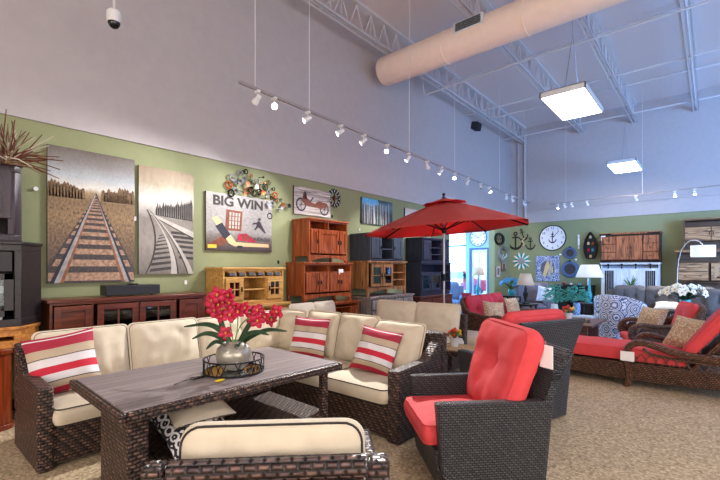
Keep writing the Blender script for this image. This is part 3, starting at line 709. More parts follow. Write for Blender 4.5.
# dome camera and wall speaker
c = thing('dome_camera', 'white dome security camera hanging from a pole', 'camera', (-4.64, 1.555, 4.05))
MB().tube([(0, 0, .05), (0, 0, DZ - 4.05)], .012, 6).build('pole', 'white_metal', c)
MB().lathe([(.001, .08), (.05, .08), (.068, .06), (.07, -.03), (.062, -.045), (.001, -.045)], 24).build('housing', 'white_metal', c)
MB().lathe([(.058, -.04), (.054, -.065), (.038, -.09), (.018, -.102), (.001, -.104)], 24, cap=False).build('dome', 'black_gloss', c)
c = thing('wall_speaker', 'dark boxy speaker mounted high on the left wall', 'speaker', (-5.57, 11.85, 5.85))
MB().box((0, -.16, -.11), (.2, .16, .11), RY(12)).build('cabinet', 'speaker_blue', c, bevel=.012); MB().box((.2, -.13, -.09), (.207, .13, .09), RY(12)).build('grille', 'black', c)

# ================================================================== case goods along the left wall (faces +X: local x -> world y)
def lcab(name, label, y0, y1, z0, h, d, els, mat, back=-5.57, **k): return cabinet(name, label, (back, y0, z0), 90, y1 - y0, d, h, els, mat, **k)
lcab('media_console', 'long dark cherry media console under the two railway pictures', 1.12, 2.8, 0, 1.17, .46,
     [('door', 0, .22, 0, 1, 'r'), ('glass', .24, .51, .0, 1, (2, 1)), ('glass', .51, .78, .0, 1, (2, 1)), ('door', .8, 1, 0, 1, 'l')], 'cherry_dark', topt=.035)
lcab('pine_console', 'low pine console carrying the glass-door pine stand', 3.0, 4.2, 0, .97, .5, [('door', 0, .25, 0, 1, 'r'), ('open', .25, .75, 0, 1), ('door', .75, 1, 0, 1, 'l')], 'pine', topt=.04)
lcab('tv_stand', 'light pine TV stand with slate tiles and small glass doors', 3.07, 4.12, .97, .54, .46,
     [('tile', .06, .18, .84, .98), ('tile', .22, .34, .84, .98), ('tile', .38, .50, .84, .98), ('tile', .54, .66, .84, .98), ('tile', .70, .82, .84, .98), ('tile', .85, .96, .84, .98),
      ('glass', 0, .3, .0, .8, (2, 2)), ('open', .3, .7, .0, .8), ('shelf', .3, .7, 0, .38), ('glass', .7, 1, 0, .8, (2, 2))], 'pine', topt=.035, leg=.03, base='plinth')
lcab('tv_stand', 'low cherry stand at the bottom of the cherry stack', 4.5, 5.86, 0, .9, .52, [('door', 0, .2, .0, .93, 'r'), ('open', .2, .55, .3, .93), ('open', .55, .83, .3, .93), ('door', .83, 1, 0, .93, 'l')], 'cherry_red', topt=.03)
lcab('tv_stand', 'cherry TV stand with four square doors, middle of the stack', 4.56, 5.73, .9, .7, .45,
     [('open', 0, .5, .77, 1), ('open', .5, 1, .77, 1), ('door', 0, .28, .04, .76, 'r'), ('door', .28, .5, .04, .76, 'l'), ('door', .5, .73, .04, .76, 'r'), ('door', .73, 1, .04, .76, 'l')], 'cherry_red', leg=.13, base='legs')
lcab('tv_stand', 'tall cherry TV stand topmost of the cherry stack', 4.69, 5.64, 1.6, .75, .43,
     [('open', 0, .48, .78, 1), ('open', .48, 1, .78, 1), ('door', 0, .2, .03, .77, 'r'), ('door', .2, .78, .03, .77, 'r'), ('door', .78, 1, .03, .77, 'l')], 'cherry_red', leg=.1, base='legs')
tag(MB().box((-5.118, 5.38, 1.38), (-5.112, 5.5, 1.48)).build('price_tag', 'paper'), 'small white price tag on the middle cherry stand', 'tag')
lcab('console', 'distressed grey console below the rustic glass-door cabinet', 6.15, 7.65, 0, .94, .56,
     [('drawer', 0, .25, .72, 1), ('drawer', .25, .5, .72, 1), ('drawer', .5, .75, .72, 1), ('drawer', .75, 1, .72, 1), ('door', 0, .5, 0, .7), ('door', .5, 1, 0, .7)], 'rustic_grey', topt=.035)
lcab('rustic_cabinet', 'rough pine cabinet with glass doors and open shelves', 6.1, 7.4, .94, .7, .54,
     [('glass', .05, .36, .02, 1, (1, 2)), ('glass', .36, .64, .02, 1, (1, 2)), ('open', .64, 1, 0, 1), ('shelf', .64, 1, 0, .3), ('shelf', .64, 1, 0, .62)], 'rustic_pine', leg=.15, base='legs')
lcab('blue_cabinet', 'slate blue cabinet stacked on the rough pine one', 6.2, 7.32, 1.64, .55, .52, [('door', 0, .32, 0, 1, 'r'), ('open', .32, .68, 0, 1), ('shelf', .32, .68, 0, .45), ('door', .68, 1, 0, 1, 'l')], 'slate_wood', leg=.02)
lcab('low_cabinet', 'dark brown cabinet at the bottom of the far navy stack', 8.05, 9.6, 0, .84, .48, [('drawer', 0, .33, .6, 1), ('drawer', .33, .66, .6, 1), ('drawer', .66, 1, .6, 1), ('door', 0, .5, 0, .6), ('door', .5, 1, 0, .6)], 'cherry_dark')
lcab('tv_stand', 'dark navy brown TV stand in the middle of the far stack', 8.12, 9.55, .84, .8, .46, [('open', 0, 1, .72, 1), ('glass', 0, .3, 0, .7, (1, 1)), ('glass', .3, .66, 0, .7, (1, 1)), ('open', .66, 1, 0, .7), ('shelf', .66, 1, 0, .35)], 'navy_wood')
lcab('hutch', 'navy hutch with two open shelves topmost of the far stack', 8.2, 9.45, 1.64, .58, .46, [('door', 0, .3, 0, 1, 'r'), ('open', .3, .72, 0, 1), ('shelf', .3, .72, 0, .3), ('shelf', .3, .72, 0, .64), ('door', .72, 1, 0, 1, 'l')], 'navy_wood', leg=.02)
cabinet('chest', 'low red-brown chest behind the umbrella pole', (-3.98, 8.0, 0), 90, .9, .42, .72, [('drawer', 0, 1, .66, 1), ('drawer', 0, 1, .33, .66), ('drawer', 0, 1, 0, .33)], 'cherry_dark')
# centre speaker on the console
c = thing('center_speaker', 'long black centre speaker on the cherry console', 'speaker', (-5.2, 1.66, 1.17), 90)
MB().box((0, -.0, 0.012), (.6, .2, .13)).build('body', 'black', c, bevel=.006); MB().box((.01, -.008, .02), (.59, .0, .122)).build('grille', 'speaker_blue', c)
MB().box((.26, .04, .13), (.36, .12, .145)).build('remote_eye', 'black_gloss', c, bevel=.004)
for x in (.06, .54): MB().lathe([(.012, 0), (.012, .014)], 10, T(x, .1, 0)).build('foot', 'black', c)
# ------------------------------------------------------------------ stack at the left edge: canted corner units
def canted(name, label, z0, h, xf, y0, y1, yb, xc, mat, top=None, topt=.03, open_=None, doors=True, parts=None):
    """front at x=xf from y0 to y1, canted to (xc,yb)"""
    t = thing(name, label, 'cabinet', (-5.57, 0, z0)); X = lambda x: x + 5.57
    fp = [(0, y0), (X(xf), y0), (X(xf), y1), (X(xc), yb), (0, yb)]
    b = MB(); b.prism(fp, 0, .07) ; b.prism(fp, h - topt - .06, h - topt)
    b.prism([(0, y0), (.02, y0), (.02, yb), (0, yb)], .07, h - topt - .06)
    b.prism([(X(xf) - .05, y1 - .05), (X(xf), y1 - .05), (X(xf), y1), (X(xc), yb), (0, yb), (0, yb - .03), (X(xc) - .04, yb - .03), (X(xf) - .05, y1 - .02)], .07, h - topt - .06)
    b.box((0, y0, .07), (X(xf), y0 + .03, h - topt - .06)); b.build('carcass', mat, t, bevel=.003)
    o = .012; b = MB(); b.prism([(0, y0), (X(xf) + o, y0), (X(xf) + o, y1 + o * .5), (X(xc) + o, yb + o), (0, yb + o)], h - topt, h); b.build('top', top or mat, t, bevel=.006)
    return t
hcol = 'honey'
t = canted('honey_stand', 'honey wood TV stand with open bay at the left edge', .75, .2, -4.97, -.5, .87, 1.05, -5.2, 'honey', topt=.03)
# bow-front chest
c = thing('cherry_chest', 'glossy cherry chest with rounded corner standing on the carpet', 'chest', (-5.57, 0, 0))
fp = [(0, -.5), (.62, -.5), (.64, .55)] + [(.64 - .1 * (1 - math.cos(R(a))), .55 + .26 * math.sin(R(a))) for a in range(10, 91, 20)] + [(0, .81)]
MB().prism(fp, .05, .7).build('body', 'cherry_mid', c, bevel=.004); MB().prism([(x * 1.03, y * 1.02 if y > 0 else y) for x, y in fp], .7, .75).build('top', 'cherry_mid', c, bevel=.008); MB().prism([(x * 1.02, y * 1.02 if y > 0 else y) for x, y in fp], 0, .05).build('plinth', 'cherry_mid', c, bevel=.006)
for z0, z1 in ((.08, .4), (.42, .68)):
    dr = MB().box((.63, -.4, z0), (.652, .5, z1)).build('drawer', 'cherry_mid', c, bevel=.005)
    for y in (-.1, .38): MB().box((.655, y - .02, (z0 + z1) / 2 - .03), (.668, y + .02, (z0 + z1) / 2 + .03)).build('handle', 'metal_dark', dr, bevel=.003)
t = canted('corner_tv_cabinet', 'espresso TV cabinet with glass doors showing stacked papers', .95, .8, -4.97, -.5, .87, 1.07, -5.2, 'espresso', topt=.03)
f = MB(); f.box((.60, -.45, .52), (.612, .8, .7)); f.build('speaker_bay', 'black', t)
f = MB(); z0, z1 = .1, .5
for y0, y1 in ((-.45, .18), (.2, .81)):
    f = MB(); f.box((.612, y0, z0), (.632, y0 + .07, z1)); f.box((.612, y1 - .07, z0), (.632, y1, z1)); f.box((.612, y0, z0), (.632, y1, z0 + .06)); f.box((.612, y0, z1 - .06), (.632, y1, z1)); f.box((.612, (y0 + y1) / 2 - .01, z0), (.628, (y0 + y1) / 2 + .01, z1))
    o = f.build('door', 'espresso', t, bevel=.003); MB().box((.618, y0 + .06, z0 + .05), (.622, y1 - .06, z1 - .05)).build('pane', 'showcase_glass', o)
MB().box((.05, -.45, .3), (.6, .8, .315)).build('shelf', 'espresso', t)
for i, (y, z, n) in enumerate(((.66, 1.26, 5), (.62, 1.02, 3), (.35, 1.265, 3))):
    m = MB()
    for k in range(n): m.box((-5.3 + .01 * k, y - .14, z + .014 * k + .0005), (-5.02 + .008 * (k % 3), y + .12, z + .014 * k + .011))
    tag(m.build('paper_stack', 'paper'), ('stack of white magazines on the upper shelf of the espresso cabinet', 'smaller stack of papers low in the espresso cabinet', 'papers left on the upper shelf of the espresso cabinet')[i], 'papers')
t = canted('media_cabinet', 'plum-brown cabinet stacked topmost at the left edge', 1.75, .76, -5.08, -.5, .84, .90, -5.12, 'plum_brown', topt=.03)
for y0, y1 in ((-.45, .12), (.14, .81)):
    f = MB(); f.box((.48, y0, .22), (.51, y1, .68)); f.box((.505, y0 + .06, .28), (.514, y1 - .06, .62)); f.build('door', 'plum_brown', t, bevel=.004)
MB().box((.47, -.4, .09), (.495, .62, .18)).build('bay_shade_panel', 'black', t)  # black slab stands in for the shade inside a bay
# twig arrangement
random.seed(5); tw = thing('twig_arrangement', 'spiky burst of red, tan and white twigs on the topmost left cabinet', 'twig decor', (-5.12, .60, 2.45))
for mt, n in (('twig_red', 34), ('twig_tan', 26), ('twig_white', 8)):
    m = MB()
    for i in range(n):
        a = random.uniform(-.7, PI + .25); e = random.uniform(-.9, .9); l = random.uniform(.2, .42)
        d = Vector((.35 * math.cos(e), math.cos(a) * math.cos(e) + .15, math.sin(a) * .9 + .1)).normalized() * l; d.x = abs(d.x) * .8 + random.uniform(-.05, .1)
        o = Vector((.16, .16, .05)) + Vector((random.uniform(-.04, .04), random.uniform(-.05, .05), random.uniform(-.04, .04))); mid = o + d * .5 + Vector((random.uniform(-.02, .02), random.uniform(-.02, .02), random.uniform(-.01, .03)))
        m.tube([o, mid, o + d], [.007, .006, .004], 5)
    m.build('twigs', mt, tw)
tag(MB().lathe([(.001, 0), (.022, 0), (.022, .02), (.001, .02)], 14, T(-5.59, 1.10, 2.36) @ RY(90)).build('wall_sensor', 'white_metal'), 'small round white sensor on the green wall beside the left cabinet', 'sensor')

# ------------------------------------------------------------------ pictures on the left wall (rz 90: face +X)
def lp(name, label, y0, z0, w, h, base, polys=(), mats=(), cat='picture', **k): return picture(name, label, cat, (-5.6, y0, z0), 90, w, h, base, polys, mats, **k)
# straight railway: vanishing point (.52,.70)
vp = (.52, .685); pl = []
def rail(x0, w0): return [(x0, 0), (x0 + w0, 0), (vp[0] + .006, vp[1]), (vp[0] - .004, vp[1])]
random.seed(2)
pl.append((4, [(.0, 0), (1, 0), (1, .1), (vp[0] + .015, vp[1] - .03), (vp[0] - .015, vp[1] - .03), (0, .12)], 0))
zz = .015; k = 0
while zz < .64:
    f = 1 - zz / vp[1]; hgt = .062 * f; l = vp[0] - .58 * f; r = vp[0] + .52 * f
    pl.append((2, [(max(0.004, l), zz), (min(.996, r), zz), (min(.996, vp[0] + .52 * (1 - (zz + hgt) / vp[1])), zz + hgt), (max(0.004, vp[0] - .58 * (1 - (zz + hgt) / vp[1])), zz + hgt)], 1)); zz += hgt * 1.75 + .002
pl += [(3, rail(.02, .06), 3), (0, rail(.065, .06), 4), (1, rail(.12, .045), 3), (3, rail(.925, .035), 5), (0, rail(.875, .055), 4), (1, rail(.835, .045), 3)]
random.seed(21)
for i in range(30):
    x = i / 30 + .005
    if abs(x - .5) < .1: continue
    hh = .03 + .09 * abs(x - .5) + random.uniform(-.01, .03); pl.append((5, [(x - .025 if x > .03 else .002, .63), (min(.998, x + .03), .63), (min(.997, x + .02), .67 + hh * .8), (x + .003, .67 + hh), (max(.002, x - .018), .67 + hh * .7)], 1))
lp('railway_picture', 'large brown canvas of a straight railway track vanishing ahead', 1.2, 1.33, .9, 1.54, 'art_track', pl, ('rail_steel', 'rail_rust', 'sleeper', 'ink', 'art_dark', 'art_bush'), 'painting')
# curved railway
pl = []
def cv(x0, x1, x2, z1=.3): return [((1 - t) ** 2 * x0 + 2 * t * (1 - t) * x1 + t * t * x2, t * .6) for t in [i / 10 for i in range(11)]]
def band(a, b): return a + b[::-1]
for i in range(9):
    z = .02 + i * .058 * (1 - i * .035); w_ = .5 * (1 - i / 11)
    pl.append((1, [(.2 + .02 * i - .02, z), (.2 + .02 * i + w_ * .9, z + .03), (.2 + .02 * i + w_ * .9, z + .056 * (1 - i / 16)), (.2 + .02 * i - .0, z + .03 * (1 - i / 16))], 1))
    pl.append((1, [(.72 - .03 * i, z + .13), (.99, z + .12), (.99, z + .145), (.72 - .03 * i, z + .155)], 1)) if i < 6 else None
pl += [(0, band(cv(.56, .62, .16), cv(.68, .66, .17)), 3), (1, band(cv(.68, .66, .17), cv(.71, .67, .175)), 3), (0, band(cv(.9, .72, .18), cv(1.0, .76, .19)), 3), (1, band(cv(.88, .70, .175), cv(.9, .72, .18)), 3), (1, band(cv(.1, .42, .13), cv(.12, .46, .15)), 2)]
pl.append((0, [(.999, .36), (.2, .555), (.2, .57), (.999, .42)], 2)); pl.append((1, [(.999, .345), (.2, .55), (.2, .555), (.999, .36)], 2))
random.seed(8)
for i in range(34):
    x = .3 + .69 * i / 34; hh = .09 + .12 * (x - .3) / .7 + random.uniform(-.03, .03); b0 = .56 - .04 * (x - .3)
    pl.append((1, [(x - .012, b0), (x + .012, b0 - .01), (x + .016, b0 + hh * .7), (x + .002, b0 + hh), (x - .014, b0 + hh * .6)], 2))
    if i % 2: pl.append((0, [(x - .003, b0), (x + .003, b0), (x + .002, b0 + hh * .9), (x, b0 + hh * .9)], 3))
lp('railway_picture', 'smaller grey sepia canvas of railway tracks curving past trees', 2.15, 1.42, .73, 1.4, 'art_curve', pl, ('bw_light', 'bw_dark'), 'painting')
# hockey picture with lettering
pl = [(0, [(.26, .36), (.5, .36), (.52, .72), (.28, .73)], 1), (1, [(.3, .4), (.47, .4), (.485, .68), (.31, .69)], 2)]
for i in range(4): pl.append((0, [(.3 + .045 * i, .4), (.315 + .045 * i, .4), (.325 + .045 * i, .69), (.31 + .045 * i, .69)], 3))
for i in range(3): pl.append((0, [(.3, .45 + .08 * i), (.48, .45 + .08 * i), (.48, .462 + .08 * i), (.3, .462 + .08 * i)], 3))
pl += [(2, [(.07, .55), (.15, .6), (.42, .16), (.94, .15), (.95, .09), (.4, .085), (.32, .13)], 4), (3, [(.125, .42), (.215, .49), (.34, .29), (.26, .2)], 5),
       (0, [(.02, .1), (.3, .32), (.34, .2), (.2, .08)], 3), (4, [(.44, .2), (.46, .31), (.58, .33), (.7, .22), (.74, .17)], 5), (0, [(.5, .21), (.52, .31), (.55, .32), (.54, .2)], 6), (0, [(.58, .2), (.58, .31), (.62, .29), (.62, .19)], 6),
       (5, [(.02, .04), (.14, .04), (.14, .1), (.02, .1)], 4), (3, [(.44, .06), (.52, .06), (.52, .1), (.44, .1)], 5)]
for i in range(16): x = .62 + .022 * i; pl.append((3, [(x, .2), (x + .009, .2), (x + .009, .2 + .05 + .05 * ((i * 7) % 5) / 5), (x, .26)], 2))
pl += [(6, [(.74, .48), (.8, .44), (.87, .36), (.9, .36), (.83, .5), (.8, .57), (.76, .58)], 3), (6, [(.66, .5), (.76, .52), (.78, .55), (.7, .54)], 3), (6, [(.74, .48), (.7, .4), (.72, .4), (.78, .48)], 3), (6, arcpoly(.79, .61, .025, 0, 330, 8), 3)]
hk = lp('hockey_picture', 'weathered plank picture of hockey stick and skate lettered BIG WIN', 3.07, 1.76, 1.17, .86, 'art_hockey', pl, ('brown_paint', 'bw_light', 'tan_paint', 'ink', 'petal_red', 'petal_yellow', 'plum_brown'), 'picture')
text_mesh('lettering', 'BIG WIN', .2, 'bw_dark', hk, T(.55, -.037, .74) @ RX(90) @ Matrix.Diagonal((1.15, 1, 1, 1)), .004)
# vintage car plank
pl = [(0, ringpoly(.18, .36, .1, .13, 1.9)[k], 2) for k in (0, 1)] + [(0, ringpoly(.82, .3, .1, .13, 1.9)[k], 2) for k in (0, 1)]
for cx, cy in ((.18, .36), (.82, .3)):
    for a in range(0, 180, 45): s_, c_ = math.sin(R(a)), math.cos(R(a)); pl.append((0, [(cx - c_ * .11 - .006 * s_, cy - s_ * .2 + .006), (cx - c_ * .11 + .006 * s_, cy - s_ * .2 - .006), (cx + c_ * .11 + .006 * s_, cy + s_ * .2 - .006), (cx + c_ * .11 - .006 * s_, cy + s_ * .2 + .006)], 2))
pl += [(1, [(.2, .5), (.3, .34), (.75, .3), (.92, .42), (.9, .52), (.66, .58), (.56, .46), (.42, .5), (.38, .6), (.24, .66)], 3), (0, [(.3, .6), (.34, .6), (.3, .85), (.26, .85)], 3), (0, [(.4, .5), (.44, .5), (.52, .68), (.5, .7)], 4), (1, [(.22, .6), (.34, .58), (.32, .78), (.24, .8)], 3)]
lp('car_picture', 'whitewashed plank picture of a vintage racing car', 4.72, 2.46, .9, .49, 'canvas_wood', pl, ('ink', 'brown_paint'))
# industrial gear clock
g = thing('gear_clock', 'dark openwork gear clock partly behind the vintage car picture', 'clock', (-5.6, 5.76, 2.86), 90)
MB().lathe([(.11, .0), (.165, .0), (.165, .012), (.11, .012), (.11, 0)], 28, RX(90), cap=False).build('gear_ring', 'metal_dark', g)
m = MB()
for i in range(16): m.box((.16, -.013, -.012), (.185, -.001, .012), RY(i * 22.5))
m.build('teeth', 'metal_dark', g)
m = MB()
for i in range(12): m.box((.118, -.016, -.006), (.158, -.011, .006), RY(i * 30))
m.build('hour_marks', 'white_metal', g)
for i in range(4): pass
m = MB(); m.lathe([(.001, 0), (.05, 0), (.05, .014), (.001, .014)], 16, RX(90)); m.box((-.012, -.014, -.12), (.012, -.004, .12)); m.box((-.12, -.014, -.012), (.12, -.004, .012)); m.build('hub', 'metal_dark', g)
for a, l in ((40, .1), (150, .07)): MB().box((-.005, -.021, 0), (.005, -.017, l), RY(a)).build('hand', 'copper', g)
# metal circles sculpture
random.seed(11); g = thing('wall_sculpture', 'metal wall sculpture of linked rings above BIG WIN picture', 'wall art', (-5.6, 0, 0), 90)
allr = [(3.44, 2.76), (3.5, 2.88), (3.61, 2.82), (3.64, 2.98), (3.73, 3.01), (3.75, 2.82), (3.83, 2.87), (3.83, 2.96), (3.92, 2.8), (3.84, 2.74), (3.94, 2.9), (4.04, 2.97), (3.98, 2.83), (4.1, 2.83), (4.04, 2.72), (4.18, 2.76), (4.22, 2.66), (4.11, 2.67), (4.28, 2.82), (4.32, 2.64), (4.4, 2.65), (4.49, 2.58), (4.36, 2.48), (4.58, 2.57), (3.57, 2.69), (3.47, 2.64), (3.7, 2.66), (4.18, 2.91), (4.3, 2.72), (4.15, 2.54), (4.2, 2.43), (3.54, 2.82), (3.68, 2.88), (3.77, 2.72), (3.88, 2.7), (4.06, 2.89), (4.26, 2.57), (3.98, 2.73), (4.42, 2.52), (4.2, 2.36)]
rodm = MB()
for i, (y, z) in enumerate(allr):
    r = random.choice((.025, .035, .045, .05)); mt = ('copper', 'steel_dull', 'metal_dark', 'steel_dull', 'metal_dark', 'copper_dark', 'olive_metal')[i % 7]; yy = -.03 - .02 * (i % 3)
    m = MB()
    if i % 3 == 2: m.lathe([(.001, 0), (r * .8, .004), (r * .8, .008), (.001, .004)], 16, T(y, yy, z) @ RX(90), cap=False)
    else: m.tube([(y + r * math.cos(q), yy, z + r * math.sin(q)) for q in [2 * PI * k / 18 for k in range(18)]], r * .26, 6, closed=True)
    m.build('ring', mt, g)
    j = min((k for k in range(len(allr)) if k != i and k < i), key=lambda k: math.dist(allr[k], allr[i]), default=None)
    if j is not None:
        a, c = allr[j], allr[i]; mid = ((a[0] + c[0]) / 2, -.02, (a[1] + c[1]) / 2 + .03); rodm.tube(crv([(a[0], -.03, a[1]), mid, (c[0], yy, c[1])], 3), .004, 4)
rodm.build('wires', 'metal_dark', g)
# birch picture and pale picture
pl = []; random.seed(4)
for i in range(13): x = .1 + .82 * i / 13 + random.uniform(-.02, .02); wd = random.uniform(.012, .035); pl.append((random.choice((0, 0, 1)), [(x, 0.01), (x + wd, 0.01), (x + wd * .8 + random.uniform(-.02, .02), .8 + random.uniform(0, .19)), (x + random.uniform(-.02, .01), .8)], 1))
pl += [(2, [(.02, .78), (.3, .7), (.55, .82), (.5, .99), (.02, .99)], 0)]
lp('birch_picture', 'dark blue picture of pale birch trunks above the slate cabinet', 6.55, 2.44, 1.09, .55, 'art_trees', pl, ('bw_light', 'leaf_light', 'petal_blue'))
lp('pale_picture', 'pale picture partly hidden behind the red umbrella', 8.15, 2.4, .78, .54, 'art_pale', [(0, [(.2, .2), (.8, .3), (.6, .6), (.3, .5)], 1)], ('bw_light',))
for i, (y, z, lab) in enumerate(((2.115, 2.13, 'tiny white tag on the wall between the two railway pictures'), (2.78, 1.3, 'tiny white hook tag on the wall under the curved railway picture'), (4.4, 1.6, 'tiny dark thermostat on the wall under the BIG WIN picture'), (5.7, 2.5, 'tiny brown tag on the wall under the gear clock'), (6.52, 2.3, 'tiny white tag on the wall beside the slate cabinet top'))):
    tag(MB().box((-5.6, y - .018, z - .028), (-5.588, y + .018, z + .028)).build('wall_tag', 'paper' if i not in (2, 3) else 'metal_dark', bevel=.002), lab, 'tag')

# ================================================================== wicker sectional
def sofa_module(name, label, loc, rz, Lx, D, arms, seats, backs, wk='wicker_brown', fab='beige_fabric', pip='piping_dark', hb=.86, ha=.62, seat_z=.30, st=.17, back_h=.5, corner=False, cat='sofa', group=None, aw=.12, back_t=.17):
    """faces -Y; x 0..Lx, front at y=0, back at y=D. seats: list of (x0,x1); backs: (x0,x1,lean)"""
    t = thing(name, label, cat, loc, rz, group); bt = .10
    MB().box((.006, .03, .03), (Lx - .006, D - .006, seat_z)).build('seat_base', wk, t, bevel=.012)
    b = MB(); b.hexa([(0, D - bt, seat_z), (Lx, D - bt, seat_z), (Lx, D, seat_z), (0, D, seat_z), (0, D - bt + .02, hb), (Lx, D - bt + .02, hb), (Lx, D + .03, hb), (0, D + .03, hb)]); b.build('backrest', wk, t, bevel=.02)
    if corner: MB().box((0, 0, seat_z), (bt, D - bt, hb)).build('backrest', wk, t, bevel=.02)
    for side in arms:
        x0, x1 = (0, aw) if side == 'l' else (Lx - aw, Lx)
        b = MB(); b.prism([(0, .0), (D - .004, .0), (D - .004, seat_z - .02), (D - bt + .004, seat_z + .01), (D - bt + .004, hb - .06), (D - bt - .08, ha + .12), (D - bt - .22, ha + .02), (0, ha)], x0, x1, Matrix(((0, 0, 1, 0), (1, 0, 0, 0), (0, 1, 0, 0), (0, 0, 0, 1))))
        b.build('arm', wk, t, bevel=.018)
    for x in (.06, Lx - .06):
        for y in (.08, D - .06): MB().lathe([(.02, 0), (.024, .04)], 10, T(x, y, 0)).build('foot', 'metal_dark', t)
    for i, (x0, x1) in enumerate(seats):
        y0, y1 = -.03, D - bt - .02
        cushion('seat_cushion', t, x1 - x0 - .01, y1 - y0, st, fab, ((x0 + x1) / 2, (y0 + y1) / 2, seat_z + st / 2), r=.05, side=.72, piping=pip, seed=i + len(label), N_=16)
    for i, q in enumerate(backs):
        x0, x1, lean = q[:3]; yy = D - bt - .10 - (q[3] if len(q) > 3 else 0); bh = q[4] if len(q) > 4 else back_h; rz_ = q[5] if len(q) > 5 else 0
        c = cushion('back_cushion', t, x1 - x0 - .01, bh, back_t, fab, ((x0 + x1) / 2, yy, seat_z + st + bh / 2 - .02), (R(90 - lean), R(rz_), 0) if not corner or rz_ == 0 else (R(90 - lean), 0, R(rz_)), r=.05, side=.045, piping=pip, seed=i * 3 + len(label) + 1, wr=.017, N_=22)
    return t
sofa_module('sectional_sofa', 'left section of brown wicker sectional with arm, before the cherry console', (-3.70, .74, 0), 90, 2.09, .80, 'l',
            [(.10, .76), (.76, 1.42), (1.42, 2.09)], [(.10, .83, 12), (.84, 1.53, 12, .02), (1.54, 2.09, 14, 0, .48)], aw=.10)
t = sofa_module('sectional_sofa', 'corner section of brown wicker sectional behind the orchid', (-4.52, 2.83, 0), 0, .82, .82, '', [(.1, .82)], [(.12, .62, 16)], corner=True)
cushion('back_cushion', t, .6, .48, .16, 'beige_fabric', (.2, .3, .7), (R(78), 0, R(90)), r=.05, side=.045, piping='piping_dark', seed=41, wr=.016)
sofa_module('sectional_sofa', 'right section of brown wicker sectional ending in an arm beside the red armchair', (-3.70, 2.83, 0), 0, 1.70, .82, 'r',
            [(0, .79), (.79, 1.58)], [(-.14, .40, 14, 0, .52), (.41, .97, 14, .0, .52), (.92, 1.55, 22, .03, .5, 0, 1)])
# striped pillows
throw_pillow('throw_pillow', 'red and white striped pillow nearest, leaning in the left arm of the sectional', 'pillow_stripe', .50, .17, T(-4.06, 1.02, .47) @ RZ(74) @ RX(-18) @ RY(-9), seed=1, group=None)
throw_pillow('throw_pillow', 'red striped pillow in the sectional corner, right of the orchid blooms', 'pillow_stripe', .47, .16, T(-3.55, 3.18, .47) @ RZ(18) @ RX(-18) @ RY(2), seed=3)
throw_pillow('throw_pillow', 'red striped pillow tilted beside the red armchair', 'pillow_stripe', .46, .16, T(-2.56, 3.12, .47) @ RZ(12) @ RX(-26) @ RY(8), seed=6)

# ------------------------------------------------------------------ dining table
tb = thing('patio_table', 'dark slatted patio table with woven edge under the orchid', 'table', (-2.955, 1.725, 0), -2); hx, hy = .535, .86
MB().box((-hx + .035, -hy + .035, .672), (hx - .035, hy - .035, .7)).build('tabletop', 'table_slats', tb, bevel=.004)
b = MB(); b.box((-hx, -hy, .635), (hx, -hy + .04, .695)); b.box((-hx, hy - .04, .635), (hx, hy, .695)); b.box((-hx, -hy + .04, .635), (-hx + .04, hy - .04, .695)); b.box((hx - .04, -hy + .04, .635), (hx, hy - .04, .695)); b.box((-hx + .04, -hy + .04, .635), (hx - .04, hy - .04, .665))
b.build('table_edge', 'wicker_brown', tb, bevel=.012)
b = MB(); b.box((-.06, -.79, 0), (.44, -.67, .64)); b.build('leg_panel', 'wicker_brown', tb, bevel=.012)
for x in (-.44, .38): MB().box((x, .72, 0), (x + .06, .78, .64)).build('leg', 'wicker_brown', tb, bevel=.01)
MB().box((-.40, -.68, .24), (.44, .76, .29)).build('shelf', 'wicker_brown', tb, bevel=.01)
MB().box((-.42, -.6, .29), (-.39, .74, .63)).build('back_panel', 'wicker_brown', tb, bevel=.008)
throw_pillow('throw_pillow', 'black and white trellis pillow lying on the shelf under the table', 'trellis', .44, .16, T(-2.52, 1.40, .33) @ RZ(86) @ RX(-60) @ RY(-8), seed=9)
throw_pillow('throw_pillow', 'folded tan cushion on top of the pillows under the table', 'beige_fabric', .42, .1, T(-2.56, 1.42, .48) @ RZ(84) @ RX(-74), seed=13)
# wire tray with glass floor
TX, TY = -2.815, 1.785
tr = thing('wire_tray', 'round black wire tray around the orchid vase', 'tray', (TX, TY, .7)); r = .225
ring = lambda z, rr=r: [(rr * math.cos(2 * PI * i / 48), rr * math.sin(2 * PI * i / 48), z) for i in range(48)]
MB().tube(ring(.012), .005, 6, closed=True).build('lower_ring', 'metal_dark', tr); MB().tube(ring(.105), .006, 6, closed=True).build('upper_ring', 'metal_dark', tr)
for i in range(14):
    a = 2 * PI * i / 14; m = MB(); P = lambda da, z: (r * math.cos(a + da), r * math.sin(a + da), z)
    m.tube(crv([P(-.1, .012), P(.0, .058), P(-.1, .105)], 4), .0035, 5); m.tube(crv([P(.1, .012), P(.02, .058), P(.1, .105)], 4), .0035, 5); m.build('wire_scroll', 'metal_dark', tr)
MB().lathe([(.001, .006), (r - .004, .006), (r - .004, .011), (.001, .011)], 40).build('mirror_base', 'mirror', tr)
m = MB()
for s in (-1, 1): m.tube(crv([(s * -.05, -r, .012), (s * .02, -r - .06, .01), (s * .03, -r - .12, .01)], 5), .0035, 5)
m.build('handle', 'metal_dark', tr)
sp = thing('serving_spoon', 'dark thin metal spoon lying on the table left of the tray', 'spoon', (-2.80, 1.40, .7), 100)
MB().tube(crv([(-.1, 0, .006), (0, .005, .012), (.1, 0, .006)], 5), [.003] * 10 + [.003], 6).build('spoon_stem', 'metal_dark', sp)
MB().ball((.125, 0, .007), .026, 8, (1.2, .8, .22)).build('bowl', 'metal_dark', sp)
tag(MB().ball((-2.64, 1.56, .708), .03, 8, (.6, 1.3, .25)).build('yellow_tag', 'yellow_plastic'), 'small bright yellow tag lying on the table against the tray', 'tag')
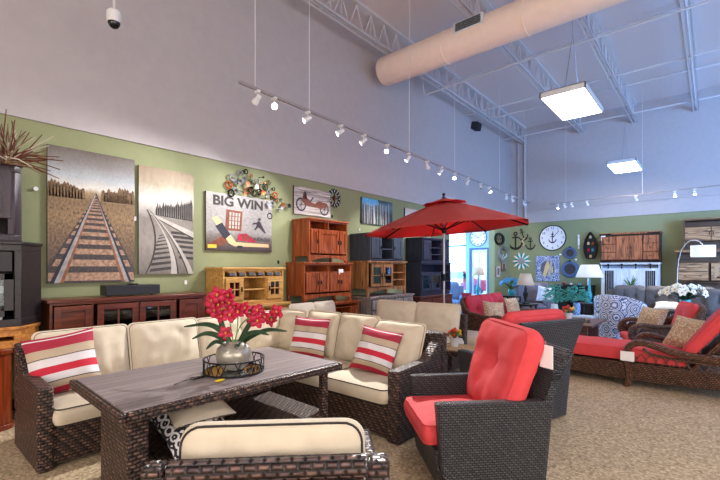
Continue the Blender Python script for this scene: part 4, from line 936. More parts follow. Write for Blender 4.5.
# orchid arrangement
random.seed(3); oc = thing('orchid_arrangement', 'crimson orchid blooms in a round pearly grey vase on the patio table', 'flowers', (TX, TY, .712))
MB().lathe([(.001, 0), (.05, 0), (.09, .018), (.125, .065), (.137, .12), (.126, .17), (.088, .207), (.06, .216), (.062, .224), (.05, .224), (.048, .21), (.001, .2)], 32).build('vase', 'pearl', oc)
cr = Vector((.7595, .6505, 0)); cf = Vector((-.6505, .7595, 0))      # across / away directions used to fan the stems sideways
def W3(a, z, f=0): return cr * a + cf * f + Vector((0, 0, z))
stems = [[W3(0, .16), W3(-.02, .3), W3(-.06, .45, .03), W3(-.10, .56, .02)], [W3(0, .16), W3(.03, .3), W3(.12, .4, -.02), W3(.3, .41, -.02)], [W3(0, .16), W3(.02, .28), W3(.02, .4, .03), W3(-.02, .48, .05)], [W3(0, .16), W3(-.03, .24, -.04), W3(-.04, .27, -.08)]]
for s_ in stems: MB().tube(crv(s_, 6), .005, 6).build('stem', 'leaf_light', oc)
def leaf(root, pts, wd, mat='leaf', nrm=(0, 0, 1)):
    P = crv(pts, 6); rows = []; n = len(P)
    for i, p in enumerate(P):
        tg = (P[min(i + 1, n - 1)] - P[max(i - 1, 0)]).normalized(); sd = tg.cross(Vector(nrm)); sd = sd.normalized() if sd.length > .1 else Vector((0, 1, 0))
        w_ = wd * (math.sin(PI * (i + .6) / (n + .2)) ** .6) * (1 - .3 * i / n); rows.append([p - sd * w_, p - sd * w_ * .5 - Vector((0, 0, w_ * .3)), p - Vector((0, 0, w_ * .4)), p + sd * w_ * .5 - Vector((0, 0, w_ * .3)), p + sd * w_])
    m = MB(); m.grid(rows); return m.build('leaf', mat, root, solid=.0025)
for q in ([W3(-.01, .16), W3(-.1, .3), W3(-.22, .35, .02), W3(-.4, .33, .03)], [W3(-.01, .16), W3(-.1, .26, -.03), W3(-.2, .29, -.05), W3(-.3, .25, -.06)], [W3(0, .16), W3(-.08, .27, .04), W3(-.12, .36, .06), W3(-.13, .4, .1)],
          [W3(.01, .16), W3(.08, .26, -.02), W3(.18, .3, -.04), W3(.28, .28, -.05)], [W3(.01, .16), W3(.12, .25, .05), W3(.25, .3, .06), W3(.4, .29, .06)], [W3(.01, .16), W3(.08, .3, .04), W3(.14, .4, .06), W3(.2, .5, .08)],
          [W3(0, .16), W3(.04, .2, -.08), W3(.08, .24, -.16), W3(.1, .22, -.22)], [W3(0, .16), W3(-.05, .22, -.08), W3(-.1, .24, -.14), W3(-.14, .2, -.2)]): leaf(oc, q, .026, nrm=(.45, -.55, .75))
def blossom(parent, c, face, s, mat='petal_red', thr='flower_throat', n=5, name='blossom'):
    face = Vector(face).normalized(); q = face.to_track_quat('Z', 'Y').to_matrix().to_4x4(); M = T(*c) @ q @ RZ(random.uniform(0, 72)); m = MB()
    for i in range(n):
        A = M @ RZ(360 / n * i); rows = []
        for k in range(6):
            u = k / 5; w_ = s * .36 * math.sin(PI * min(.97, u * .9 + .08)) ** .7; x = s * (.06 + .94 * u); z = s * (.25 * math.sin(u * 2.2) - .12 * u)
            rows.append([A @ Vector((x, -w_, z + w_ * .25)), A @ Vector((x, 0, z)), A @ Vector((x, w_, z + w_ * .25))])
        m.grid(rows)
    o = m.build(name, mat, parent, solid=.0015)
    if thr: MB().ball(M @ Vector((0, 0, s * .14)), s * .2, 6, (.8, .8, 1)).build('throat', thr, o)
    return o
bl = [(-.13, .50), (-.08, .55), (-.03, .54), (-.12, .43), (-.08, .47), (-.02, .48), (.02, .44), (-.07, .38), (-.01, .39), (.05, .41), (.10, .44), (.15, .37), (.2, .35), (.19, .42), (.26, .38), (.3, .35), (.33, .41), (-.04, .25)]
for a, z in bl: blossom(oc, W3(a * 1.05 - .02, z + .035, random.uniform(-.07, .04)), Vector((random.uniform(-.3, .9), random.uniform(-1, -.1), random.uniform(-.1, .5))) + Vector((.5, -.6, 0)), random.uniform(.052, .07))
for a, z in ((-.02, .4), (.36, .42), (.22, .45)): MB().ball(W3(a, z), .014, 6, (1, 1, 1.6)).build('bud', 'petal_red', oc)

# ------------------------------------------------------------------ wicker chair, back to the camera
ch = thing('wicker_armchair', 'chunky brown wicker armchair with its back to the camera, lower edge of picture', 'armchair', (-1.31, .985, 0), 225)
# local: faces -Y rotated ; back at +y
b = MB(); b.box((-.46, -.7, .03), (.46, .0, .30)); b.build('seat_base', 'wicker_big', ch, bevel=.012)
b = MB(); b.box((-.37, -.03, .03), (.37, .04, .69)); b.build('backrest', 'wicker_big', ch, bevel=.02)
MB().tube([(-.375, .0, .72), (.375, .0, .72)], .045, 14).build('back_rail', 'wicker_big', ch)
for s in (-1, 1):
    b = MB(); x0, x1 = sorted((s * .385, s * .47)); b.box((x0, -.74, .0), (x1, .04, .58)); b.hexa([(x0, -.06, .58), (x1, -.06, .58), (x1, .04, .58), (x0, .04, .58), (x0, -.045, .755), (x1, -.045, .755), (x1, .05, .755), (x0, .05, .755)]); b.build('arm', 'wicker_big', ch, bevel=.02)
cushion('seat_cushion', ch, .76, .64, .15, 'beige_fabric', (0, -.37, .375), r=.05, side=.7, piping='piping_dark', seed=30)
cushion('back_cushion', ch, .74, .44, .16, 'beige_fabric', (0, -.13, .62), (R(98), 0, 0), r=.08, side=.55, piping='piping_dark', seed=33, wr=.02)

# ------------------------------------------------------------------ graphite wicker armchairs with red cushions
def red_chair(label, loc, rz, tagged=True, hb=.93):
    t = thing('wicker_armchair', label, 'armchair', loc, rz); W_ = .80; D = .80; w2 = W_ / 2; wk = 'wicker_graphite'
    MB().hexa([(-w2 + .06, .04, .03), (w2 - .06, .04, .03), (w2 - .06, D - .1, .03), (-w2 + .06, D - .1, .03), (-w2 + .06, .0, .30), (w2 - .06, .0, .30), (w2 - .06, D - .1, .30), (-w2 + .06, D - .1, .30)]).build('seat_base', wk, t, bevel=.012)
    for s in (-1, 1):
        xi, xo = s * (w2 - .085), s * w2; xb = s * (w2 - .03)
        p = [(xi, 0.05, .02), (xb, 0.05, .02), (xb, D - .06, .02), (xi, D - .06, .02), (xi, 0, .62), (xo, 0, .62), (xo, D, .62), (xi, D, .62)]
        MB().hexa(p).build('arm', wk, t, bevel=.015)
    b = MB(); b.hexa([(-w2 + .04, D - .12, .02), (w2 - .04, D - .12, .02), (w2 - .04, D - .04, .02), (-w2 + .04, D - .04, .02), (-w2 + .01, D - .07, .62), (w2 - .01, D - .07, .62), (w2 - .01, D + .0, .62), (-w2 + .01, D + .0, .62)])
    b.hexa([(-w2 + .01, D - .07, .62), (w2 - .01, D - .07, .62), (w2 - .01, D + .0, .62), (-w2 + .01, D + .0, .62), (-w2 - .01, D - .01, .80), (w2 + .01, D - .01, .80), (w2 + .01, D + .05, .80), (-w2 - .01, D + .05, .80)])
    b.hexa([(-w2 - .01, D - .01, .80), (w2 + .01, D - .01, .80), (w2 + .01, D + .05, .80), (-w2 - .01, D + .05, .80), (-w2 - .03, D + .06, hb), (w2 + .03, D + .06, hb), (w2 + .03, D + .11, hb), (-w2 - .03, D + .11, hb)])
    b.build('backrest', wk, t, merge=True, bevel=.01)
    MB().tube([(-w2 - .035, D + .085, hb + .005), (w2 + .035, D + .085, hb + .005)], .027, 10).build('top_rail', wk, t)
    cushion('seat_cushion', t, W_ - .19, D - .12, .17, 'red_fabric', (0, (D - .16) / 2 - .035, .39), r=.045, side=.72, piping='red_fabric', seed=50)
    cushion('back_cushion', t, W_ - .08, .64, .23, 'red_fabric', (0, D - .20, .755), (R(90 - 17), 0, 0), r=.11, side=.5, piping='red_fabric', tufts=[(0, .04)], tuft_r=.14, tuft_d=.75, taper=.11, seed=51, wr=.01, N_=26)
    if tagged:
        MB().box((w2 - .05, D + .15, .78), (w2 + .05, D + .156, .92), ).build('hang_tag', 'paper', t)
    return t
CR = -45 + 1.5
t = red_chair('graphite wicker armchair with bright red cushions and hanging tag, nearest at right', (-1.63, 2.60, 0), CR, False)
MB().box((-.0025, -.05, -.15), (.0025, .05, 0)).tube([(0, .0, 0), (-.01, 0, .03)], .0015, 4).build('hang_tag', 'paper', t, loc=(.40, .74, .99), rot=(0, 0, R(110)))
red_chair('graphite wicker armchair behind the nearest red one, its back turned to the camera', (-1.95, 4.44, 0), -112, False, .98)

# ------------------------------------------------------------------ second cream sectional behind
sofa_module('sectional_sofa', 'cream cushioned wicker sofa behind the sectional, below the grey console', (-4.45, 4.98, 0), 0, 1.64, .8, '', [(0, .82), (.82, 1.64)], [(.05, .82, 12), (.84, 1.60, 12)], hb=.8, back_h=.5, fab='cream_fabric', pip='cream_fabric')
sofa_module('sectional_sofa', 'cream wicker side section running along the cherry stack', (-4.12, 3.86, 0), 90, 1.08, .8, '', [(0, 1.08)], [(.1, .58, 12), (.58, 1.04, 12)], hb=.78, fab='cream_fabric', pip='cream_fabric')
ot = thing('ottoman', 'cream cushioned wicker ottoman left of the nearest red armchair', 'ottoman', (-2.84, 6.19, 0), 4)
MB().box((-.34, -.34, .02), (.34, .34, .3)).build('base', 'wicker_brown', ot, bevel=.01); cushion('seat_cushion', ot, .7, .7, .16, 'cream_fabric', (0, 0, .38), r=.05, side=.7, piping='cream_fabric', seed=70)
# wicker side table + flowers on leopard cloth
st_ = thing('side_table', 'small brown wicker side table with leopard cloth and tulips', 'side table', (-2.42, 4.72, 0))
MB().box((-.26, -.26, .44), (.26, .26, .5)).build('tabletop', 'wicker_brown', st_, bevel=.01)
for x in (-.25, .19):
    for y in (-.25, .19): MB().box((x, y, 0), (x + .06, y + .06, .44)).build('leg', 'wicker_brown', st_, bevel=.006)
MB().box((-.22, -.22, .12), (.22, .22, .15)).build('shelf', 'wicker_brown', st_, bevel=.006)
tag(MB().box((-.2, -.24, 0), (.24, .2, .012)).build('leopard_cloth', 'leopard', None, loc=(-2.42, 4.72, .5), bevel=.003), 'folded leopard print cloth on the small wicker side table', 'cloth')
def pot_flowers(label, loc, s=1, spread=1.0):
    t = thing('potted_tulips', label, 'flowers', loc)
    MB().lathe([(.001, 0), (.045 * s, 0), (.06 * s, .11 * s), (.054 * s, .11 * s), (.05 * s, .1 * s), (.001, .1 * s)], 16).build('pot', 'white_ceramic', t)
    for i in range(34):
        a = random.uniform(0, 2 * PI); rr_ = random.uniform(.03, .13) * s; z = random.uniform(.12, .2) * s
        leaf(t, [(0, 0, .1 * s), (rr_ * .5 * math.cos(a), rr_ * .5 * math.sin(a), .16 * s), (rr_ * math.cos(a), rr_ * math.sin(a), z)], .022 * s, 'leaf_light')
    for i in range(14):
        a = random.uniform(0, 2 * PI); rr_ = random.uniform(0, .1) * s; z = (.20 - rr_ * .4 + random.uniform(-.02, .02)) * s; x = rr_ * math.cos(a); y = rr_ * math.sin(a)
        yel = (x * .76 + y * .65) > .03 * s
        MB().ball((x, y, z), .019 * s, 6, (1, 1, 1.25)).build('bloom', 'petal_yellow' if yel else 'petal_red2', t)
    return t
pot_flowers('red and yellow tulips in white pot on leopard cloth', (-2.47, 4.72, .512))
# dark coffee table with tulips and tray
ct = thing('coffee_table', 'dark brown plank coffee table between loveseat and medallion chair', 'coffee table', (-1.95, 8.6, 0))
MB().box((-.38, -.62, .46), (.38, .62, .5)).build('tabletop', 'table_brown', ct, bevel=.006)
for y in (-.5, .42): MB().box((-.28, y, 0), (.28, y + .07, .46)).build('leg_panel', 'table_brown', ct, bevel=.004)
MB().box((-.03, -.45, .1), (.03, .45, .2)).build('stretcher', 'table_brown', ct)
pot_flowers('red and yellow tulips in white pot on the dark coffee table', (-2.1, 8.62, .5), 1.25)
tr2 = thing('wooden_tray', 'small patterned tray with handles on the dark coffee table', 'tray', (-1.86, 8.28, .5), 30)
MB().box((-.17, -.11, .002), (.17, .11, .014)).build('tray_base', 'leopard', tr2, bevel=.003)
MB().tube([(.17 * c_[0], .11 * c_[1], .025) for c_ in ((1, 1), (1, -1), (-1, -1), (-1, 1))], .009, 6, closed=True).build('rim', 'black', tr2)
for s in (-1, 1): MB().tube(crv([(s * .17, -.05, .025), (s * .2, 0, .06), (s * .17, .05, .025)], 5), .006, 6).build('handle', 'black', tr2)

# ------------------------------------------------------------------ umbrella
ux, uy = -3.44, 6.2; um = thing('patio_umbrella', 'big red market umbrella open over the second seating group', 'umbrella', (ux, uy, 0))
MB().tube([(0, 0, .08), (0, 0, 2.62)], .019, 12).build('pole', 'chrome_rough', um)
MB().lathe([(.001, 0), (.25, 0), (.25, .03), (.18, .06), (.06, .08), (.03, .1), (.03, .34), (.02, .36)], 28).build('base', 'metal_dark', um)
ck = MB().box((-.03, -.06, 1.28), (.03, .02, 1.4)).build('crank_housing', 'metal_dark', um, bevel=.008); MB().tube([(0, -.06, 1.34), (0, -.1, 1.34), (.04, -.1, 1.28)], .006, 6).build('crank_handle', 'metal_dark', ck)
tilt = Matrix.Rotation(R(4.0), 4, Vector((-.6505, .7595, 0)) * -1) if False else Matrix.Rotation(R(-4.0), 4, Vector((-.6505, .7595, 0)))
top = 2.64; rad = 1.4; drop = .50; A0 = 40.6
K = T(0, 0, top) @ tilt @ RZ(A0)
def canopy(r0, r1, n=8, seg=8, sag=.05, dz=0, curve=.06):
    m = MB()
    for i in range(n):
        a, b_ = R(360 / n * i), R(360 / n * (i + 1)); rows = []
        for k in range(seg + 1):
            f = r0 + (r1 - r0) * k / seg; z = -drop * (f ** 1.15) + dz; row = []
            for j in range(9):
                s_ = j / 8; q = Vector((math.cos(a), math.sin(a), 0)).lerp(Vector((math.cos(b_), math.sin(b_), 0)), s_)
                row.append(K @ (q * rad * f + Vector((0, 0, z - sag * f * math.sin(PI * s_) * .5 + (.03 * math.sin(PI * s_) if k == seg else 0)))))
            rows.append(row)
        m.grid(rows)
    return m
canopy(.10, 1).build('canopy', 'umbrella_red', um, solid=.003, merge=True)
canopy(.02, .27, dz=.045, sag=.03, seg=3).build('vent', 'umbrella_red', um, solid=.003, merge=True)
for i in range(8):
    a = R(45 * i); m = MB(); d_ = Vector((math.cos(a), math.sin(a), 0))
    m.tube([K @ (d_ * rad * f + Vector((0, 0, -drop * f ** 1.15 - .018))) for f in (.02, .25, .5, .75, .99)], .013, 6); o = m.build('rib', 'metal_dark', um)
    MB().tube([Vector((ux * 0, 0, top - .50)) + d_ * .02, K @ (d_ * rad * .48 + Vector((0, 0, -drop * .48 ** 1.15 - .025)))], .011, 6).build('strut', 'metal_dark', o)
MB().lathe([(.02, top - .56), (.04, top - .55), (.04, top - .47), (.02, top - .46)], 14).build('runner', 'metal_dark', um)
MB().lathe([(.001, 0), (.03, 0), (.035, .015), (.012, .03), (.028, .055), (.022, .075), (.001, .085)], 12, T(0, 0, top + .045) @ tilt).build('finial', 'metal_dark', um)

# ================================================================== rattan pieces with curved arms
YZ = Matrix(((0, 0, 1, 0), (1, 0, 0, 0), (0, 1, 0, 0), (0, 0, 0, 1)))       # prism profile (y,z) extruded along x
def rattan_arm(t, x, pts, legs, r=.034, weave=True):
    m = MB(); P = crv([(x, *p) for p in pts], 7); m.tube(P, r * 1.1, 10); o = m.build('arm', 'rattan_pole', t)
    return o
def rattan_seat(name, label, loc, rz, W_, D, backrests, cat, red='red_fabric', hb=.92, seat_n=1, mat_back='rattan'):
    """loveseat / chair: faces -Y, centred on x"""
    t = thing(name, label, cat, loc, rz); w2 = W_ / 2
    MB().prism([(.04, .08), (D - .06, .08), (D - .02, .32), (.0, .32)], -w2 + .04, w2 - .04, YZ).build('seat_base', 'rattan', t, bevel=.01)
    MB().prism([(D - .16, .3), (D - .1, .3), (D + .06, hb), (D + .0, hb)], -w2 + .03, w2 - .03, YZ).build('backrest', mat_back, t, bevel=.012)
    MB().tube(crv([(-w2 + .0, D - .1, .6), (-w2 + .04, D, hb - .02), (-w2 + .16, D + .03, hb + .02), (0, D + .03, hb + .04), (w2 - .16, D + .03, hb + .02), (w2 - .04, D, hb - .02), (w2, D - .1, .6)], 6), .03, 10).build('back_rail', 'rattan_pole', t)
    for s in (-1, 1):
        x = s * (w2 + .0)
        rattan_arm(t, x, [(D + .0, hb - .02), (D - .12, hb - .2), (D - .28, .66), (D - .5, .625), (.12, .645), (.0, .6), (-.04, .5), (.0, .42)], 2)
        MB().prism([(.04, .3), (D - .14, .3), (D - .1, .7), (D - .3, .6), (.1, .6), (.03, .5)], x - .012, x + .012, YZ).build('arm_panel', 'rattan', t)
        for y in (.03, D - .08): MB().tube(crv([(x, y, .62 if y < .1 else .4), (x, y, .3), (x, y + (-.02 if y < .1 else .03), 0)], 5), .03, 8).build('leg', 'rattan_pole', t)
    n = seat_n
    for i in range(n):
        sw = (W_ - .1) / n; cushion('seat_cushion', t, sw - .01, D - .14, .15, red, (-w2 + .05 + sw * (i + .5), (D - .14) / 2 - .04, .395), r=.06, side=.6, piping=red, seed=80 + i)
    for i in range(backrests):
        sw = (W_ - .12) / backrests; cushion('back_cushion', t, sw - .01, .54, .17, red, (-w2 + .06 + sw * (i + .5), D - .12, .70), (R(76), 0, 0), r=.1, side=.4, tufts=[(0, 0)], tuft_r=.1, piping=red, seed=90 + i)
    return t
rattan_seat('loveseat', 'rattan loveseat with curved arms and deep red cushions, beyond the ottoman', (-2.70, 7.83, 0), 90, 1.75, .80, 3, 'sofa', 'red_deep', .9)
throw_pillow('throw_pillow', 'tan patterned pillow slumped in the near end of the red loveseat', 'paisley', .44, .15, T(-2.98, 7.28, .46) @ RZ(60) @ RX(-20) @ RY(6), seed=21, piping='paisley')
throw_pillow('throw_pillow', 'tan patterned pillow at the far end of the red loveseat', 'paisley', .44, .15, T(-3.02, 8.36, .46) @ RZ(80) @ RX(-16), seed=22, piping='paisley')
# chaise longue: head at +X, runs along X, near side y=6.1
ch = thing('chaise_longue', 'rattan chaise longue with long red cushion and curved arms, nearest at right', 'chaise longue', (-.65, 6.55, 0)); hw = .36
for s in (-1, 1):
    y = s * hw
    MB().prism([(-1.2, .12), (-.2, .08), (1.15, .12), (1.15, .30), (-1.2, .30)], -.02, .02, T(0, y, 0) @ RX(90)).build('side_skirt', 'rattan', ch, bevel=.005)
    MB().tube(crv([(-.18, y * 1.06, 0), (-.14, y * 1.06, .14), (-.17, y * 1.08, .36), (-.15, y * 1.1, .5), (-.04, y * 1.1, .57), (.12, y * 1.1, .545), (.32, y * 1.1, .49), (.6, y * 1.08, .46), (.95, y * 1.06, .46), (1.1, y * 1.05, .48)], 6), .042, 10).build('arm', 'rattan_pole', ch)
    MB().tube(crv([(.0, y * 1.08, .50), (.08, y * 1.08, .44), (.25, y * 1.08, .42), (.6, y * 1.07, .40), (1.1, y * 1.05, .42)], 5), .02, 8).build('arm_scroll', 'rattan_pole', ch)
    m = MB()
    for i in range(12):
        a = -.12 + .1 * i; m.tube([(a, y * 1.04, .29), (a + .1, y * 1.06, .43)], .006, 4); m.tube([(a + .1, y * 1.04, .29), (a, y * 1.06, .43)], .006, 4)
    m.build('lattice', 'rattan_pole', ch)
    MB().tube(crv([(1.1, y * 1.03, .5), (1.1, y * 1.03, .2), (1.14, y * 1.03, 0)], 5), .032, 8).build('leg', 'rattan_pole', ch)
    MB().tube([(-1.16, y * .96, .2), (-1.18, y * .96, 0)], .028, 8).build('leg', 'rattan_pole', ch)
MB().box((-1.2, -hw, .26), (1.15, hw, .30)).box((-1.22, -hw, .12), (-1.18, hw, .3)).build('deck', 'rattan', ch, bevel=.004)
m = MB(); m.hexa([(.46, -hw + .03, .31), (.50, -hw + .03, .28), (.50, hw - .03, .28), (.46, hw - .03, .31), (.97, -hw + .03, 1.02), (1.01, -hw + .03, .99), (1.01, hw - .03, .99), (.97, hw - .03, 1.02)]); m.build('backrest', 'rattan', ch, bevel=.006)
MB().tube([(1.0, -hw, 1.01), (1.0, hw, 1.01)], .03, 8).build('back_rail', 'rattan_pole', ch)
for s in (-1, 1): MB().tube([(.48, s * (hw - .02), .3), (1.0, s * (hw - .02), 1.01)], .026, 8).build('back_post', 'rattan_pole', ch)
cushion('seat_cushion', ch, 1.62, .70, .20, 'red_fabric', (-.40, 0, .402), r=.05, side=.7, piping='red_fabric', seed=100, N_=26)
cushion('back_cushion', ch, .82, .68, .16, 'red_fabric', (.66, 0, .80), (0, R(-54), 0), r=.07, side=.65, piping='red_fabric', seed=101)
MB().box((-.235, -hw - .075, .33), (-.085, -hw - .072, .45)).build('hang_tag', 'paper', ch)
throw_pillow('throw_pillow', 'large tan paisley pillow on the nearest red chaise longue', 'paisley', .44, .17, T(-.30, 6.50, .50) @ RZ(-25) @ RX(-34) @ RY(6), seed=24, piping='paisley', pinch=.09)
rattan_seat('rattan_armchair', 'rattan armchair with red cushion behind the red chaise longue', (-1.02, 7.75, 0), -72, .8, .85, 1, 'armchair')
throw_pillow('throw_pillow', 'tan paisley pillow on the rattan armchair behind the chaise longue', 'paisley', .46, .16, T(-.78, 7.62, .47) @ RZ(-40) @ RX(-24), seed=25, piping='paisley', pinch=.09)

# ------------------------------------------------------------------ upholstered furniture at the back
def fabric_seat(name, label, loc, rz, W_, D, n, mat, cat='sofa', tuft=True, hb=.95, arm=True, aw=.2):
    t = thing(name, label, cat, loc, rz); w2 = W_ / 2
    MB().box((-w2, .02, .04), (w2, D, .30)).build('seat_base', mat, t, bevel=.03)
    MB().prism([(D - .2, .28), (D - .0, .28), (D + .05, hb - .06), (D - .08, hb - .04)], -w2 + .01, w2 - .01, YZ).build('backrest', mat, t, bevel=.03)
    for s in ((-1, 1) if arm else ()):
        x0, x1 = sorted((s * (w2 - aw), s * (w2 + .02))); MB().box((x0, 0, .04), (x1, D - .05, .60)).build('arm', mat, t, bevel=.06)
    iw = W_ - (2 * aw if arm else 0); sw = iw / n
    for i in range(n):
        x = -iw / 2 + sw * (i + .5)
        cushion('seat_cushion', t, sw - .01, D - .18, .18, mat, (x, (D - .2) / 2, .38), r=.06, side=.5, seed=i, N_=12)
        c = cushion('back_cushion', t, sw - .01, .58, .24, mat, (x, D - .17, .73), (R(78), 0, 0), r=.12, side=.25, tufts=[(-sw * .18, .02), (sw * .18, .02)] if tuft else (), tuft_r=.07, seed=i + 5, N_=22, wr=.012)
    for x in (-w2 + .08, w2 - .08): MB().box((x - .03, .06, 0), (x + .03, .12, .05)).build('foot', 'espresso', t)
    return t
fabric_seat('sofa', 'long grey tufted fabric sofa in front of the white barn-door cabinet', (-.98, 12.3, 0), 0, 2.5, .95, 3, 'grey_fabric')
fabric_seat('sofa', 'grey tufted chaise sofa at the right edge behind the white flowers', (.55, 11.2, 0), 0, 1.7, .95, 2, 'grey_fabric')
fabric_seat('recliner', 'pale lilac grey reclining armchair behind the red loveseat', (-3.85, 12.1, 0), 25, 1.05, .95, 1, 'lilac_fabric', 'armchair', False, 1.1)
throw_pillow('throw_pillow', 'white scroll-patterned pillow on the lilac grey recliner', 'white_scroll', .46, .15, T(-3.66, 12.42, .52) @ RZ(25) @ RX(-18) @ RY(10), seed=31)
fabric_seat('sofa', 'blue floral sofa in front of the entry door', (-6.55, 11.6, 0), 35, 1.7, .9, 2, 'blue_floral', 'sofa', False, .95)
throw_pillow('throw_pillow', 'deep pink pillow on the blue floral sofa by the entry', 'red_deep', .3, .13, T(-5.42, 11.1, .49) @ RZ(35) @ RX(-12), seed=33)
throw_pillow('throw_pillow', 'pale cream pillow lying along the seat of the grey tufted sofa', 'cream_fabric', .5, .14, T(-.85, 12.45, .5) @ RX(-76), seed=34)
# medallion club chair: rounded back towards the camera, opening to the right
mc = thing('medallion_chair', 'round-backed club chair in blue and white medallion fabric', 'armchair', (-1.45, 10.0, 0), 158)
def barrel(a0, a1, r0, r1, z0, z1, n=20, dip=0):
    m = MB(); rows = []
    for i in range(n + 1):
        a = R(a0 + (a1 - a0) * i / n); q = abs(1 - 2 * i / n); zt = z1 - dip * q ** 2; c_, s_ = math.cos(a), math.sin(a)
        rr_ = [(r0, z0), (r1 * .94, z0), (r1, (z0 + zt) / 2), (r1 * 1.02, zt - .06), (r1 * .99, zt - .015), ((r0 + r1) / 2, zt), (r0 * 1.02, zt - .02), (r0, zt - .08), (r0, z0)]
        rows.append([Vector((x * c_, x * s_, z)) for x, z in rr_])
    m.grid(rows); m._f([m.bm.verts.new(p) for p in rows[0][:-1]]); m._f([m.bm.verts.new(p) for p in rows[-1][:-1][::-1]]); return m
barrel(-20, 200, .33, .47, .05, .96, dip=.2).build('barrel_back', 'medallion', mc, merge=True)
MB().lathe([(.001, .04), (.36, .04), (.4, .1), (.4, .32), (.001, .32)], 28).build('seat_base', 'medallion', mc)
MB().lathe([(.001, .32), (.31, .32), (.33, .36), (.33, .42), (.3, .46), (.001, .48)], 28, T(0, -.06, 0)).build('seat_cushion', 'medallion', mc)
MB().lathe([(.001, 0), (.3, 0), (.3, .04), (.001, .04)], 24).build('swivel_base', 'espresso', mc)
ot = thing('medallion_ottoman', 'white and blue patterned ottoman beside the medallion chair', 'ottoman', (-.95, 10.75, 0), 20)
MB().box((-.36, -.28, .06), (.36, .28, .38)).build('base', 'medallion', ot, bevel=.04); cushion('seat_cushion', ot, .74, .58, .14, 'white_scroll', (0, 0, .44), r=.06, side=.5, seed=3)
for x in (-.3, .3):
    for y in (-.22, .22): MB().lathe([(.02, 0), (.03, .06)], 10, T(x, y, 0)).build('foot', 'espresso', ot)

# ------------------------------------------------------------------ lamps
def table_lamp(label, loc, h, rs, hs, base, shade, square=False, prof=None):
    t = thing('table_lamp', label, 'lamp', loc); zb = h - hs
    n = 4 if square else 28; M = RZ(45 + 20) if square else Matrix()
    b = MB(); b.lathe(prof or [(.001, 0), (.09, 0), (.09, .02), (.03, .04), (.06, .12), (.075, .2), (.04, .3), (.02, zb - .04), (.012, zb + .02)], 20); b.build('lamp_base', base, t)
    MB().tube([(0, 0, zb), (0, 0, h - .01)], .006, 6).build('stem', 'metal_dark', t)
    k = 1.25 if square else 1
    MB().lathe([(rs * k, zb), (rs * .62 * k, h)], n, M, cap=False).build('lamp_shade', shade, t, solid=.004)
    MB().ball((0, 0, zb + .1), .035, 8).build('bulb', 'lamp_shade', t); return t
table_lamp('table lamp with white cone shade and turquoise base behind the medallion chair', (-2.53, 12.55, .55), 1.04, .34, .34, 'teal_ceramic', 'lamp_shade')
et = thing('end_table', 'dark end table under the white shaded turquoise lamp', 'side table', (-2.53, 12.55, 0)); MB().box((-.25, -.25, .5), (.25, .25, .55)).build('tabletop', 'espresso', et, bevel=.004)
for x in (-.23, .18):
    for y in (-.23, .18): MB().box((x, y, 0), (x + .05, y + .05, .5)).build('leg', 'espresso', et)
table_lamp('table lamp with square tan shade and dark turned base', (-3.78, 11.2, .55), .80, .24, .3, 'espresso', 'lamp_shade_tan', True, [(.001, 0), (.1, 0), (.1, .03), (.05, .05), (.03, .1), (.06, .2), (.075, .28), (.035, .34), (.045, .4), (.02, .45), (.012, .5)])
et = thing('end_table', 'dark end table under the tan shaded lamp', 'side table', (-3.78, 11.2, 0)); MB().box((-.25, -.25, .5), (.25, .25, .55)).build('tabletop', 'espresso', et, bevel=.004)
for x in (-.23, .18):
    for y in (-.23, .18): MB().box((x, y, 0), (x + .05, y + .05, .5)).build('leg', 'espresso', et)
table_lamp('table lamp with peach drum shade and teal base by the glass entry door', (-5.98, 13.1, .6), .92, .22, .27, 'teal_ceramic', 'lamp_shade_tan')
et = thing('end_table', 'white end table by the glass entry door', 'side table', (-5.98, 13.1, 0)); MB().lathe([(.001, .56), (.26, .56), (.26, .6), (.001, .6)], 24).build('tabletop', 'white_trim', et); MB().lathe([(.2, 0), (.2, .02), (.03, .05), (.03, .56)], 20).build('pedestal', 'white_trim', et)
# arc lamp
al = thing('arc_lamp', 'chrome arc floor lamp with white drum shade in front of the hutch', 'floor lamp', (-.8, 12.9, 0), -6)
al.location = (-.68, 13.55, 0)
MB().tube(crv([(0, 0, .02), (-.01, 0, .8), (-.0, 0, 1.4), (.03, 0, 1.75), (.10, 0, 2.02), (.24, 0, 2.19), (.4, 0, 2.2), (.5, 0, 2.1), (.51, 0, 2.04)], 7), .014, 8).build('arc', 'chrome', al)
MB().lathe([(.001, 0), (.18, 0), (.18, .03), (.001, .04)], 28).build('base', 'chrome_rough', al)
MB().lathe([(.25, 1.78), (.25, 2.07), (.245, 2.07), (.245, 1.78)], 32, T(.51, 0, 0), cap=False).build('lamp_shade', 'lamp_shade', al)
MB().tube([(.26, 0, 2.05), (.76, 0, 2.05)], .004, 5).build('spider', 'chrome', al); MB().ball((.51, 0, 1.93), .05, 8).build('bulb', 'lamp_shade', al)

